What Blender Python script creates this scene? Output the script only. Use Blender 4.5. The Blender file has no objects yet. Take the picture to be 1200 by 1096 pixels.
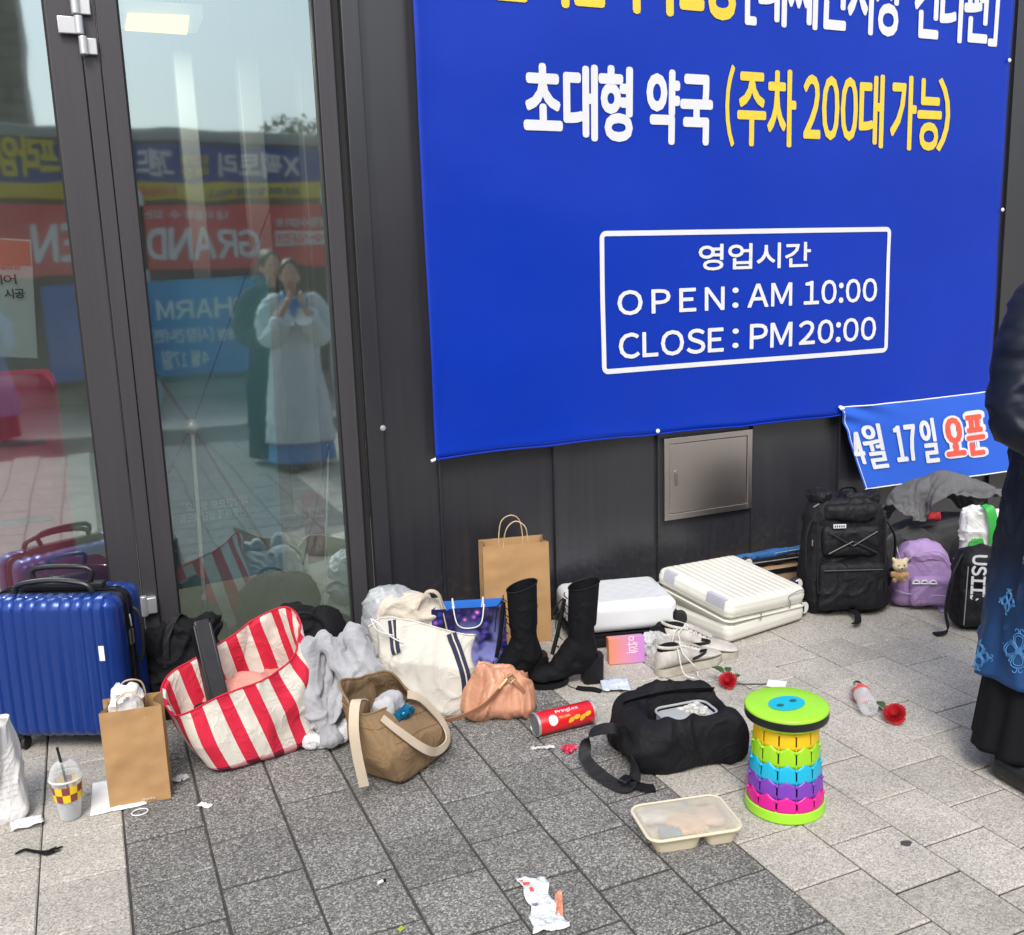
import bpy, math, random
from mathutils import Vector, Matrix, noise
from math import sin, cos, pi, radians, sqrt, atan2, exp
random.seed(7)
S = bpy.context.scene
COL = S.collection

# ---------------- camera, sky, sun, exposure ----------------
CH, CD = 1.45, 3.59
YAW, PIT, ROL, FPX = 0.4080, 0.19326, -0.03343, 1142.4
_fw = Vector((sin(YAW)*cos(PIT), cos(YAW)*cos(PIT), -sin(PIT)))
_r = Vector((cos(YAW), -sin(YAW), 0)); _u = _r.cross(_fw)
CR = cos(ROL)*_r + sin(ROL)*_u
CU = -sin(ROL)*_r + cos(ROL)*_u
cam = bpy.data.cameras.new('camera'); camo = bpy.data.objects.new('camera', cam); COL.objects.link(camo)
cam.sensor_width = 36; cam.lens = FPX/1200*36; cam.clip_end = 400; cam.clip_start = .05
_m = Matrix((CR, CU, -_fw)).transposed().to_4x4(); _m.translation = Vector((0, -CD, CH)); camo.matrix_world = _m
S.camera = camo
W = bpy.data.worlds.new('World'); S.world = W; W.use_nodes = True
nt = W.node_tree; nt.nodes.clear()
o_ = nt.nodes.new('ShaderNodeOutputWorld'); bg = nt.nodes.new('ShaderNodeBackground'); sk = nt.nodes.new('ShaderNodeTexSky')
sk.sky_type = 'NISHITA'; sk.sun_disc = False; sk.sun_elevation = radians(48); sk.sun_rotation = radians(205)
sk.air_density = 1.3; sk.dust_density = 3.0; sk.ozone_density = 1.0
hs = nt.nodes.new('ShaderNodeHueSaturation'); hs.inputs['Saturation'].default_value = .45
nt.links.new(sk.outputs[0], hs.inputs['Color']); nt.links.new(hs.outputs[0], bg.inputs[0])
bg.inputs[1].default_value = .115; nt.links.new(bg.outputs[0], o_.inputs[0])
sun = bpy.data.lights.new('sun', 'SUN'); suno = bpy.data.objects.new('sun', sun); COL.objects.link(suno)
sun.energy = 1.5; sun.angle = radians(24); sun.color = (1, .96, .9)
suno.rotation_euler = (radians(42), 0, radians(-25))
S.view_settings.view_transform = 'Standard'; S.view_settings.look = 'None'
S.view_settings.exposure = 0.82; S.view_settings.gamma = 1; S.view_settings.use_curve_mapping = False
S.cycles.max_bounces = 8; S.cycles.transparent_max_bounces = 12

# ---------------- helpers: pixel of the 1200x1096 photograph -> world ----------------
CAM = Vector((0, -CD, CH))
def ray(x, y): return CR*((x-600)/FPX) - CU*((y-548)/FPX) + _fw
def P(x, y, Y=0.0):
    d = ray(x, y); return CAM + d*((Y+CD)/d.y)
def G(x, y, z=0.0):
    d = ray(x, y); return CAM + d*((z-CH)/d.z)

# ---------------- materials ----------------
def lin(h):
    h = h.lstrip('#'); out = []
    for i in (0, 2, 4):
        c = int(h[i:i+2], 16)/255
        out.append(c/12.92 if c <= .04045 else ((c+.055)/1.055)**2.4)
    return tuple(out)
class NB:
    def __init__(s, m): s.t = m.node_tree; s.n = s.t.nodes; s.l = s.t.links; s.b = s.n.get('Principled BSDF')
    def new(s, k, **kw):
        n = s.n.new(k)
        for a, v in kw.items(): setattr(n, a, v)
        return n
    def link(s, a, b): s.l.new(a, b)
MATS = {}
def mat(name, col, rough=.6, var=.1, vs=6., bump=0., bs=60., metal=0., spec=.5, coat=0., sheen=0., trans=0., alpha=1., streak=None, rand=0., emit=0., bdist=.002, wr=0., wrs=16.):
    if isinstance(col, str): col = lin(col)
    m = bpy.data.materials.new(name); m.use_nodes = True; b = NB(m); p = b.b
    MATS[name] = m
    p.inputs['Roughness'].default_value = rough; p.inputs['Metallic'].default_value = metal
    p.inputs['Specular IOR Level'].default_value = spec; p.inputs['Coat Weight'].default_value = coat
    p.inputs['Sheen Weight'].default_value = sheen; p.inputs['Transmission Weight'].default_value = trans
    p.inputs['Alpha'].default_value = alpha
    tc = b.new('ShaderNodeTexCoord'); mp = b.new('ShaderNodeMapping'); b.link(tc.outputs['Object'], mp.inputs[0])
    if streak: mp.inputs['Scale'].default_value = streak
    no = b.new('ShaderNodeTexNoise'); no.inputs['Scale'].default_value = vs; no.inputs['Detail'].default_value = 5
    b.link(mp.outputs[0], no.inputs['Vector'])
    mx = b.new('ShaderNodeMix', data_type='RGBA')
    mx.inputs[6].default_value = (*[c*(1-var) for c in col], 1); mx.inputs[7].default_value = (*[min(1, c*(1+var)) for c in col], 1)
    mr = b.new('ShaderNodeMapRange'); mr.inputs[1].default_value = .3; mr.inputs[2].default_value = .7
    b.link(no.outputs[0], mr.inputs[0]); b.link(mr.outputs[0], mx.inputs[0])
    out = mx.outputs[2]
    if rand:
        oi = b.new('ShaderNodeObjectInfo'); r2 = b.new('ShaderNodeMapRange'); r2.inputs[3].default_value = 1-rand; r2.inputs[4].default_value = 1+rand
        b.link(oi.outputs['Random'], r2.inputs[0]); h = b.new('ShaderNodeHueSaturation'); b.link(r2.outputs[0], h.inputs['Value']); b.link(out, h.inputs['Color']); out = h.outputs[0]
    b.link(out, p.inputs['Base Color'])
    if emit:
        p.inputs['Emission Color'].default_value = (*col, 1); p.inputs['Emission Strength'].default_value = emit
    prev = None
    if wr:
        nw = b.new('ShaderNodeTexNoise'); nw.inputs['Scale'].default_value = wrs; nw.inputs['Detail'].default_value = 3; nw.inputs['Distortion'].default_value = 1.6; b.link(tc.outputs['Object'], nw.inputs['Vector'])
        sb_ = b.new('ShaderNodeMath', operation='SUBTRACT'); sb_.inputs[1].default_value = .5; b.link(nw.outputs[0], sb_.inputs[0]); ab = b.new('ShaderNodeMath', operation='ABSOLUTE'); b.link(sb_.outputs[0], ab.inputs[0]); pw = b.new('ShaderNodeMath', operation='POWER'); pw.inputs[1].default_value = .6; b.link(ab.outputs[0], pw.inputs[0])
        bw_ = b.new('ShaderNodeBump'); bw_.inputs['Strength'].default_value = wr; bw_.inputs['Distance'].default_value = .02; bw_.invert = True; b.link(pw.outputs[0], bw_.inputs['Height']); b.link(bw_.outputs[0], p.inputs['Normal']); prev = bw_
    if bump:
        n2 = b.new('ShaderNodeTexNoise'); n2.inputs['Scale'].default_value = bs; n2.inputs['Detail'].default_value = 4
        b.link(mp.outputs[0], n2.inputs['Vector']); bp = b.new('ShaderNodeBump'); bp.inputs['Strength'].default_value = bump; bp.inputs['Distance'].default_value = bdist
        b.link(n2.outputs[0], bp.inputs['Height']); b.link(bp.outputs[0], p.inputs['Normal'])
        if prev: b.link(prev.outputs[0], bp.inputs['Normal'])
    m['out'] = 0
    return m

# ---------------- mesh builder ----------------
class MB:
    def __init__(s): s.v = []; s.f = []; s.uv = {}; s.mi = []; s.fu = []
    def add(s, vs, fs, mi=0, uvs=None):
        o = len(s.v); s.v += [tuple(v) for v in vs]
        for f in fs:
            s.f.append(tuple(i+o for i in f)); s.mi.append(mi)
            s.fu.append([uvs[i] for i in f] if uvs else None)
        return s
    def box(s, c, d, rz=0., mi=0, rx=0., ry=0.):
        R = Matrix.Rotation(rz, 3, 'Z') @ Matrix.Rotation(ry, 3, 'Y') @ Matrix.Rotation(rx, 3, 'X')
        vs = [Vector(c)+R @ Vector((x*d[0]/2, y*d[1]/2, z*d[2]/2)) for x in (-1, 1) for y in (-1, 1) for z in (-1, 1)]
        return s.add(vs, [(0, 1, 3, 2), (4, 6, 7, 5), (0, 4, 5, 1), (2, 3, 7, 6), (0, 2, 6, 4), (1, 5, 7, 3)], mi)
    def grid(s, fn, nu, nv, cu=False, mi=0, capb=False, capt=False, uvf=None, flip=False):
        vs = []; us = []
        nu1 = nu if cu else nu+1
        for j in range(nv+1):
            for i in range(nu1):
                vs.append(fn(i/nu, j/nv)); us.append((i/nu, j/nv))
        o = len(s.v); s.v += [tuple(v) for v in vs]
        for j in range(nv):
            for i in range(nu):
                a = j*nu1+i; b = j*nu1+(i+1) % nu1; c = b+nu1; d = a+nu1
                q = (a, b, c, d); uq = [(i/nu, j/nv), ((i+1)/nu, j/nv), ((i+1)/nu, (j+1)/nv), (i/nu, (j+1)/nv)]
                if uvf: uq = [uvf(*t) for t in uq]
                if flip: q = q[::-1]; uq = uq[::-1]
                s.f.append(tuple(k+o for k in q)); s.mi.append(mi); s.fu.append(uq)
        for flag, j in ((capb, 0), (capt, nv)):
            if flag:
                ring = [o+j*nu1+i for i in range(nu1)]
                c = Vector((0, 0, 0))
                for k in ring: c += Vector(s.v[k])
                s.v.append(tuple(c/len(ring))); ci = len(s.v)-1
                for i in range(nu1):
                    q = (ring[(i+1) % nu1], ring[i], ci) if j == 0 else (ring[i], ring[(i+1) % nu1], ci)
                    if flip: q = q[::-1]
                    s.f.append(q); s.mi.append(mi); s.fu.append([(0, j/nv)]*3)
        return s
    def tube(s, pts, r, n=8, flat=None, up=(0, 0, 1), mi=0, smooth=0, closed=False):
        pts = [Vector(p) for p in pts]
        if smooth: pts = cr(pts, smooth, closed)
        m = len(pts); rs = r if isinstance(r, (list, tuple)) else None
        def rad(k):
            if rs is None: return r
            t = k/(m-1)*(len(rs)-1); a = int(min(t, len(rs)-2)); return rs[a]+(rs[a+1]-rs[a])*(t-a)
        o = len(s.v); up = Vector(up); prev = None
        for k, p in enumerate(pts):
            if closed: t = pts[(k+1) % m]-pts[k-1]
            else: t = pts[min(k+1, m-1)]-pts[max(k-1, 0)]
            if t.length < 1e-9: t = Vector((0, 0, 1))
            t.normalize()
            if prev is None:
                x = up.cross(t)
                if x.length < .05: x = Vector((1, 0, .01)).cross(t)
            else: x = prev-t*prev.dot(t)
            if x.length < 1e-6: x = Vector((1, 0, 0))
            x.normalize(); prev = x; y = t.cross(x)
            for i in range(n):
                a = 2*pi*i/n; rr = rad(k); f = flat if flat else 1
                s.v.append(tuple(p+x*cos(a)*rr+y*sin(a)*rr*f))
        mm = m if closed else m-1
        for k in range(mm):
            for i in range(n):
                a = o+k*n+i; b = o+k*n+(i+1) % n; k2 = (k+1) % m
                c = o+k2*n+(i+1) % n; d = o+k2*n+i
                s.f.append((a, b, c, d)); s.mi.append(mi); s.fu.append([(i/n, k/m), ((i+1)/n, k/m), ((i+1)/n, (k+1)/m), (i/n, (k+1)/m)])
        if not closed:
            s.f.append(tuple(o+i for i in range(n))[::-1]); s.mi.append(mi); s.fu.append(None)
            s.f.append(tuple(o+(m-1)*n+i for i in range(n))); s.mi.append(mi); s.fu.append(None)
        return s
    def strap(s, pts, w, th, side, mi=0, smooth=6):
        """flat band along pts; side(k)->vector or one vector across the band"""
        pts = [Vector(p) for p in pts]
        if isinstance(side, list):
            sd = cr([Vector(q) for q in side], smooth)
        pts = cr(pts, smooth)
        m = len(pts); o = len(s.v)
        for k, p in enumerate(pts):
            t = (pts[min(k+1, m-1)]-pts[max(k-1, 0)]).normalized()
            a = (sd[min(k, len(sd)-1)] if isinstance(side, list) else Vector(side)).normalized()
            a = (a-t*a.dot(t)).normalized(); b = t.cross(a)
            for q in ((-1, -1), (1, -1), (1, 1), (-1, 1)):
                s.v.append(tuple(p+a*q[0]*w/2+b*q[1]*th/2))
        for k in range(m-1):
            for i in range(4):
                a = o+k*4+i; b = o+k*4+(i+1) % 4
                s.f.append((a, b, b+4, a+4)); s.mi.append(mi); s.fu.append(None)
        s.f.append((o+3, o+2, o+1, o)); s.mi.append(mi); s.fu.append(None)
        e = o+(m-1)*4; s.f.append((e, e+1, e+2, e+3)); s.mi.append(mi); s.fu.append(None)
        return s
    def lathe(s, prof, n=32, mi=0, c=(0, 0, 0), M=None):
        c = Vector(c)
        def fn(u, v):
            t = v*(len(prof)-1); k = int(round(t)); r, z = prof[k]; p = Vector((r*cos(2*pi*u), r*sin(2*pi*u), z))
            return (M @ p if M else p)+c
        return s.grid(fn, n, len(prof)-1, cu=True, mi=mi)
    def ell(s, c, r, n=16, m=10, R=None, mi=0):
        c = Vector(c)
        def fn(u, v):
            ph = (v-.5)*pi*.999; p = Vector((r[0]*cos(ph)*cos(2*pi*u), r[1]*cos(ph)*sin(2*pi*u), r[2]*sin(ph)))
            return (R @ p if R else p)+c
        return s.grid(fn, n, m, cu=True, mi=mi)
    def cap(s, a, b, ra, rb, n=14):
        """tapered capsule"""
        a = Vector(a); b = Vector(b); d = (b-a); L = d.length; q = d.to_track_quat('Z', 'Y').to_matrix() if L > 1e-6 else Matrix.Identity(3)
        prof = []
        for k in range(6): t = (k/6-1)*pi/2; prof.append((ra*cos(t)+1e-4, ra*sin(t)))
        prof += [(ra, 0), (rb, L)]
        for k in range(1, 7): t = k/6*pi/2; prof.append((rb*cos(t)+1e-4, L+rb*sin(t)))
        return s.lathe(prof, n, M=q, c=a)
    def mesh(s, name, smooth=True, ang=40):
        me = bpy.data.meshes.new(name); me.from_pydata(s.v, [], s.f)
        me.polygons.foreach_set('material_index', s.mi)
        if any(u is not None for u in s.fu):
            uvl = me.uv_layers.new(name='UVMap'); k = 0
            for f, u in zip(s.f, s.fu):
                for i in range(len(f)):
                    uvl.data[k].uv = u[i] if u else (0, 0); k += 1
        if smooth:
            me.polygons.foreach_set('use_smooth', [True]*len(me.polygons)); me.set_sharp_from_angle(angle=radians(ang))
        me.update(); return me
    def build(s, name, m, parent=None, smooth=True, bevel=0, sub=0, solid=0, ang=40, loc=None, bseg=3):
        me = s.mesh(name, smooth, ang)
        return obj(name, me, m, parent, bevel, sub, solid, loc, bseg)
def obj(name, me, m, parent=None, bevel=0, sub=0, solid=0, loc=None, bseg=3):
    for x in (m if isinstance(m, (list, tuple)) else [m]): me.materials.append(x)
    o = bpy.data.objects.new(name, me); COL.objects.link(o)
    if parent: o.parent = parent
    if loc: o.location = loc
    if bevel:
        b = o.modifiers.new('b', 'BEVEL'); b.width = bevel; b.segments = bseg; b.limit_method = 'ANGLE'; b.angle_limit = radians(35)
    if solid:
        b = o.modifiers.new('s', 'SOLIDIFY'); b.thickness = solid; b.offset = 0
    if sub:
        b = o.modifiers.new('u', 'SUBSURF'); b.levels = b.render_levels = sub
    return o
def cr(pts, n, closed=False):
    out = []; m = len(pts)
    rng = range(m if closed else m-1)
    for i in rng:
        if closed: p0, p1, p2, p3 = pts[i-1], pts[i], pts[(i+1) % m], pts[(i+2) % m]
        else: p0, p1, p2, p3 = pts[max(i-1, 0)], pts[i], pts[i+1], pts[min(i+2, m-1)]
        for k in range(n):
            t = k/n
            out.append(.5*((2*p1)+(p2-p0)*t+(2*p0-5*p1+4*p2-p3)*t*t+(-p0+3*p1-3*p2+p3)*t**3))
    if not closed: out.append(pts[-1].copy())
    return out
def tag(o, label=None, cat=None, group=None, kind=None):
    if label: o['label'] = label
    if cat: o['category'] = cat
    if group: o['group'] = group
    if kind: o['kind'] = kind
    return o
def root(name, loc, rz, label, cat, group=None):
    o = bpy.data.objects.new(name, None); COL.objects.link(o); o.empty_display_size = .05
    o.location = loc; o.rotation_euler = (0, 0, rz); return tag(o, label, cat, group)
def xyz(p, z=0.): return (p[0], p[1], z)
def ridged(p, oc=3):
    s = 0; a = 1; q = Vector(p)
    for _ in range(oc): s += a*(1-abs(noise.noise(q))*2.2); a *= .5; q = q*2.03+Vector((3.1, 1.7, 9.2))
    return s/1.75-.45
def crease(q):
    q = Vector(q); w = Vector((noise.noise(q*.7), noise.noise(q*.7+Vector((11, 3, 5))), noise.noise(q*.7+Vector((2, 23, 9)))))*.9; q = q+w
    a = noise.noise(q); b = noise.noise(q*2.1+Vector((5, 1, 7)))
    return 1.0*exp(-(a/.15)**2)+.36*exp(-(b/.16)**2)-.45
def remesh(mb, vox, name='t', smooth_it=4, disp=None, ratio=None):
    """union the closed pieces in mb into one continuous surface, relax it, then displace by disp(co, normal)"""
    me = mb.mesh(name, False); o = bpy.data.objects.new(name, me); COL.objects.link(o)
    r = o.modifiers.new('r', 'REMESH'); r.mode = 'VOXEL'; r.voxel_size = vox
    if smooth_it:
        sm = o.modifiers.new('s', 'SMOOTH'); sm.iterations = smooth_it; sm.factor = .5
    dg = bpy.context.evaluated_depsgraph_get(); dg.update()
    m2 = bpy.data.meshes.new_from_object(o.evaluated_get(dg)); bpy.data.objects.remove(o)
    if disp:
        ns = [v.normal.copy() for v in m2.vertices]
        for v, n in zip(m2.vertices, ns): v.co = v.co+disp(v.co, n)
    m2.polygons.foreach_set('use_smooth', [True]*len(m2.polygons)); m2.update()
    return m2
def copy_tree(o, parent=None):
    c = o.copy(); COL.objects.link(c)
    if parent: c.parent = parent
    for ch in list(o.children): copy_tree(ch, c)
    return c
NARROW = {'1': .5, ':': .3, '.': .3, 'I': .3, 'J': .8, 'L': .85, 'E': .9, 'M': 1.2, 'W': 1.4, 'i': .32, 'l': .28, 'r': .6, 't': .55, 'f': .55, '(': .4, ')': .4, '[': .4, ']': .4, 's': .8}
_tc = {}
def glyph(ch):
    """one glyph as a flat mesh outline (verts, faces, bounds)"""
    if ch in _tc: return _tc[ch]
    cu = bpy.data.curves.new('t', 'FONT'); full = chr(ord(ch)+0xFEE0) if 33 <= ord(ch) <= 126 else ch
    cu.body = full; cu.size = 1; cu.resolution_u = 3
    o = bpy.data.objects.new('t', cu); COL.objects.link(o)
    dg = bpy.context.evaluated_depsgraph_get(); dg.update()
    me = bpy.data.meshes.new_from_object(o.evaluated_get(dg)); bpy.data.objects.remove(o)
    vs = [(v.co.x, v.co.y) for v in me.vertices]; fs = [tuple(p.vertices) for p in me.polygons]; bpy.data.meshes.remove(me)
    xs = [v[0] for v in vs] or [0, 1]; ys = [v[1] for v in vs] or [0, 1]
    _tc[ch] = (vs, fs, (min(xs), max(xs), min(ys), max(ys))); return _tc[ch]
def text_mesh(txt, box, bold=.03, name='lettering', spacing=1.0, flip=False):
    """flat lettering fitted into box=(x0,x1,z0,z1) in the XZ plane at y=0; bold = stroke growth as a share of the height"""
    cells = []; x = 0; ascii_ = all(ord(c) < 128 for c in txt)
    glo, ghi = 9, -9
    for ch in txt:
        if ch != ' ':
            b = glyph(ch)[2]; glo = min(glo, b[2]); ghi = max(ghi, b[3])
    for ch in txt:
        if ch == ' ': x += .35; continue
        vs, fs, b = glyph(ch)
        if 33 <= ord(ch) <= 126:
            w = (b[1]-b[0]); g = .11*spacing
        else: w = (b[1]-b[0]); g = .10*spacing
        cells.append((ch, x, w)); x += w+g
    last = cells[-1]; tot = last[1]+last[2]; x0, x1, z0, z1 = box
    bd = bold*(z1-z0); bz = bd*.72; bd *= .62; sx = (x1-x0-2*bd)/tot; sz = (z1-z0-2*bz)/max(ghi-glo, 1e-6)
    V = []; F = []
    nd = 8 if bold < .06 else 16
    dirs = [(0, 0)]+([(cos(2*pi*k/nd), sin(2*pi*k/nd)) for k in range(nd)] if bold else [])
    for k, (dx, dz) in enumerate(dirs):
        for ch, cx, w in cells:
            vs, fs, b = glyph(ch); o = len(V)
            for vx, vy in vs:
                X = x0+bd+(cx+vx-b[0])*sx+dx*bd; Z = z0+bz+(vy-glo)*sz+dz*bz
                if flip: X = x0+x1-X
                V.append((X, k*.00012, Z))
            F += [tuple(i+o for i in f) for f in fs]
    me = bpy.data.meshes.new(name); me.from_pydata(V, [], F); return me
def drape(prims, w, d, nu, nv, z0, frames=45, rot=0., off=(0, 0), th=.0, bump=0, seed=1, curl=.03, fold=None, mass=.25, bend=.4, fric=30):
    """let a sheet of cloth fall over a heap of solids and return it as a mesh"""
    cb = MB()
    for p in prims:
        if len(p) == 4: cb.cap(*p)
        else: cb.ell(p[0], p[1], 20, 12)
    co = cb.build('heap_core', M_blk2, None)
    gm = MB(); gm.box((0, 0, -.02), (3, 3, .04)); go = gm.build('heap_floor', M_blk2, None, smooth=False)
    for o in (co, go):
        m = o.modifiers.new('c', 'COLLISION'); o.collision.thickness_outer = .006; o.collision.cloth_friction = fric
    sh = MB(); rnd = random.Random(seed); R = Matrix.Rotation(rot, 3, 'Z')
    def fn(u, v):
        x, y = (u-.5)*w, (v-.5)*d; z = z0+curl*noise.noise(Vector((x*5+seed, y*5, seed)))
        if fold: x, y, z = fold(x, y, z, u, v)
        p = R @ Vector((x, y, 0)); return (p.x+off[0], p.y+off[1], z)
    sh.grid(fn, nu, nv); so = sh.build('drape', M_blk2, None)
    c = so.modifiers.new('cl', 'CLOTH'); s = c.settings
    s.quality = 4; s.mass = mass; s.tension_stiffness = 15; s.compression_stiffness = 15; s.shear_stiffness = 5; s.bending_stiffness = bend; s.air_damping = 1
    c.collision_settings.use_collision = True; c.collision_settings.distance_min = .004; c.collision_settings.use_self_collision = True; c.collision_settings.self_distance_min = .008; c.collision_settings.collision_quality = 1
    c.point_cache.frame_start = 1; c.point_cache.frame_end = frames+1
    S.frame_start = 1; S.frame_end = frames+1
    for f in range(1, frames+1): S.frame_set(f)
    dg = bpy.context.evaluated_depsgraph_get(); me = bpy.data.meshes.new_from_object(so.evaluated_get(dg))
    for o in (so, co, go): bpy.data.objects.remove(o)
    S.frame_set(1); me.polygons.foreach_set('use_smooth', [True]*len(me.polygons)); me.materials.clear()
    for v in me.vertices: v.co.z = max(v.co.z, .003)
    return me
# ---------------- pavement ----------------
def stone_mat(name, dark):
    m = bpy.data.materials.new(name); m.use_nodes = True; b = NB(m); p = b.b; p.inputs['Roughness'].default_value = .85; p.inputs['Specular IOR Level'].default_value = .3
    g = b.new('ShaderNodeNewGeometry')
    v = b.new('ShaderNodeTexVoronoi'); v.inputs['Scale'].default_value = 250 if dark else 270; b.link(g.outputs['Position'], v.inputs['Vector'])
    bw = b.new('ShaderNodeSeparateColor'); b.link(v.outputs['Color'], bw.inputs[0])
    cr_ = b.new('ShaderNodeValToRGB'); e = cr_.color_ramp.elements
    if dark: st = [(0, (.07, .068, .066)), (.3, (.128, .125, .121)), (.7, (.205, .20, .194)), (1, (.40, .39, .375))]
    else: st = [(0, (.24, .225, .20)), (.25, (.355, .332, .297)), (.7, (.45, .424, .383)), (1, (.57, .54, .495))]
    e[0].position, e[0].color = st[0][0], (*st[0][1], 1); e[1].position, e[1].color = st[-1][0], (*st[-1][1], 1)
    for q, c in st[1:-1]: k = e.new(q); k.color = (*c, 1)
    b.link(bw.outputs[0], cr_.inputs[0])
    n = b.new('ShaderNodeTexNoise'); n.inputs['Scale'].default_value = 3.2; n.inputs['Detail'].default_value = 8; n.inputs['Roughness'].default_value = .65; b.link(g.outputs['Position'], n.inputs['Vector'])
    mr = b.new('ShaderNodeMapRange'); mr.inputs[1].default_value = .3; mr.inputs[2].default_value = .72; mr.inputs[3].default_value = .82; mr.inputs[4].default_value = 1.12; b.link(n.outputs[0], mr.inputs[0])
    oi = b.new('ShaderNodeObjectInfo'); r2 = b.new('ShaderNodeMapRange'); r2.inputs[3].default_value = .90; r2.inputs[4].default_value = 1.09; b.link(oi.outputs['Random'], r2.inputs[0])
    mu = b.new('ShaderNodeMath', operation='MULTIPLY'); b.link(mr.outputs[0], mu.inputs[0]); b.link(r2.outputs[0], mu.inputs[1])
    hs = b.new('ShaderNodeHueSaturation'); b.link(cr_.outputs[0], hs.inputs['Color']); b.link(mu.outputs[0], hs.inputs['Value'])
    # scattered dark spots and stains
    n3 = b.new('ShaderNodeTexNoise'); n3.inputs['Scale'].default_value = 22; n3.inputs['Detail'].default_value = 3; b.link(g.outputs['Position'], n3.inputs['Vector'])
    m3 = b.new('ShaderNodeMapRange'); m3.inputs[1].default_value = .68; m3.inputs[2].default_value = .78; m3.inputs[3].default_value = 0; m3.inputs[4].default_value = .38; b.link(n3.outputs[0], m3.inputs[0])
    mx = b.new('ShaderNodeMix', data_type='RGBA'); b.link(m3.outputs[0], mx.inputs[0]); b.link(hs.outputs[0], mx.inputs[6]); mx.inputs[7].default_value = (.08, .075, .07, 1)
    b.link(mx.outputs[2], p.inputs['Base Color'])
    n2 = b.new('ShaderNodeTexNoise'); n2.inputs['Scale'].default_value = 260; b.link(g.outputs['Position'], n2.inputs['Vector'])
    bp = b.new('ShaderNodeBump'); bp.inputs['Strength'].default_value = .6 if dark else .35; bp.inputs['Distance'].default_value = .002; b.link(n2.outputs[0], bp.inputs['Height']); b.link(bp.outputs[0], p.inputs['Normal'])
    return m
M_light = stone_mat('light granite paver', False); M_dark = stone_mat('dark granite paver', True)
M_sand = mat('joint sand', (.05, .047, .043), .95, .3, 40, .5, 200)
g = MB(); g.add([(-70, -80, -.0055), (70, -80, -.0055), (70, .0, -.0055), (-70, .0, -.0055)], [(0, 1, 2, 3)])
pave = g.build('pavement', M_sand); tag(pave, kind='structure')
TW, TL = .20604, .2197; GAPS = (.0058, .0082)
X0 = -.2443
def tile_mesh(sx, sy, seed):
    rnd = random.Random(seed); v = []; c = .003
    def jit(a): return a*rnd.uniform(-1, 1)
    for (q, z) in ((0, -.05), (0, -c), (c, 0)):
        for sxx, syy in ((-1, -1), (1, -1), (1, 1), (-1, 1)):
            v.append((sxx*(sx/2-q)+jit(.0005), syy*(sy/2-q)+jit(.0005), z))
    f = []
    for k in (0, 4):
        for i in range(4): j = (i+1) % 4; f.append((k+i, k+j, k+4+j, k+4+i))
    f.append((8, 9, 10, 11)); mb = MB(); mb.add(v, f); return mb
TM = {}
for dk in (0, 1):
    TM[dk] = []
    for s in range(4):
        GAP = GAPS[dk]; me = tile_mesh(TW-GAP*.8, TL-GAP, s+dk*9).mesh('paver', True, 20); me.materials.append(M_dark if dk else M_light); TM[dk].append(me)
cells = []
for k in range(-14, 40):
    off = (.0765 if k % 2 == 0 else .1515)-(.004*max(0, 8-k) if k >= -2 else .03)
    for j in range(-1, 60):
        # distances measured from the camera foot in units of camera height
        yc = -CD+CH*(off-.1515*10)+TL*j+TL/2
        xc = X0+TW*k+TW/2
        if yc > TL/2-.03 or yc < -CD-3.2: continue
        if yc > -TL/2+.0: pass
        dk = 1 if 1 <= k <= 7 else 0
        d = Vector((xc, yc, 0))-CAM; zf = d.dot(_fw); vis = False; size = 0
        if zf > .3:
            px = 600+FPX*d.dot(CR)/zf; py = 548-FPX*d.dot(CU)/zf
            vis = -60 < px < 1260 and py < 1170 and yc > -3.6
            size = 1/zf
        cells.append((0 if vis else 1, -size, xc, yc, dk))
cells.sort(); far = {0: MB(), 1: MB()}
for n, (nv, sz, xc, yc, dk) in enumerate(cells):
    top = yc+TL/2; dz = random.uniform(-.0012, .0006)
    if n < 295 and not nv:
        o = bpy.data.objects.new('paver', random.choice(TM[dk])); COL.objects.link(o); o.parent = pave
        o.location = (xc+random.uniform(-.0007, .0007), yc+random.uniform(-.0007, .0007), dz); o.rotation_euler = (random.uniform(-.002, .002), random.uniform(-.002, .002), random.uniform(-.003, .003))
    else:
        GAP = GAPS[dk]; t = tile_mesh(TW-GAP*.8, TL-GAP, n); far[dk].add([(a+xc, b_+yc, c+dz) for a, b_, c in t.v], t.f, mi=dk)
for dk in (1,): far[0].add(far[1].v, far[1].f, mi=1)
# everything further off is one sheet of the same stone
fb = far[0]
for (xa, xb, ya, yb) in ((-70, X0-14*TW, -80, 0), (X0+40*TW, 70, -80, 0), (X0-14*TW, X0+40*TW, -80, -CD-3.4)):
    fb.add([(xa, ya, -.002), (xb, ya, -.002), (xb, yb, -.002), (xa, yb, -.002)], [(0, 1, 2, 3)])
ff = fb.build('paving_beyond', [M_light, M_dark], pave, ang=20); tag(ff, kind='stuff')

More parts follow.
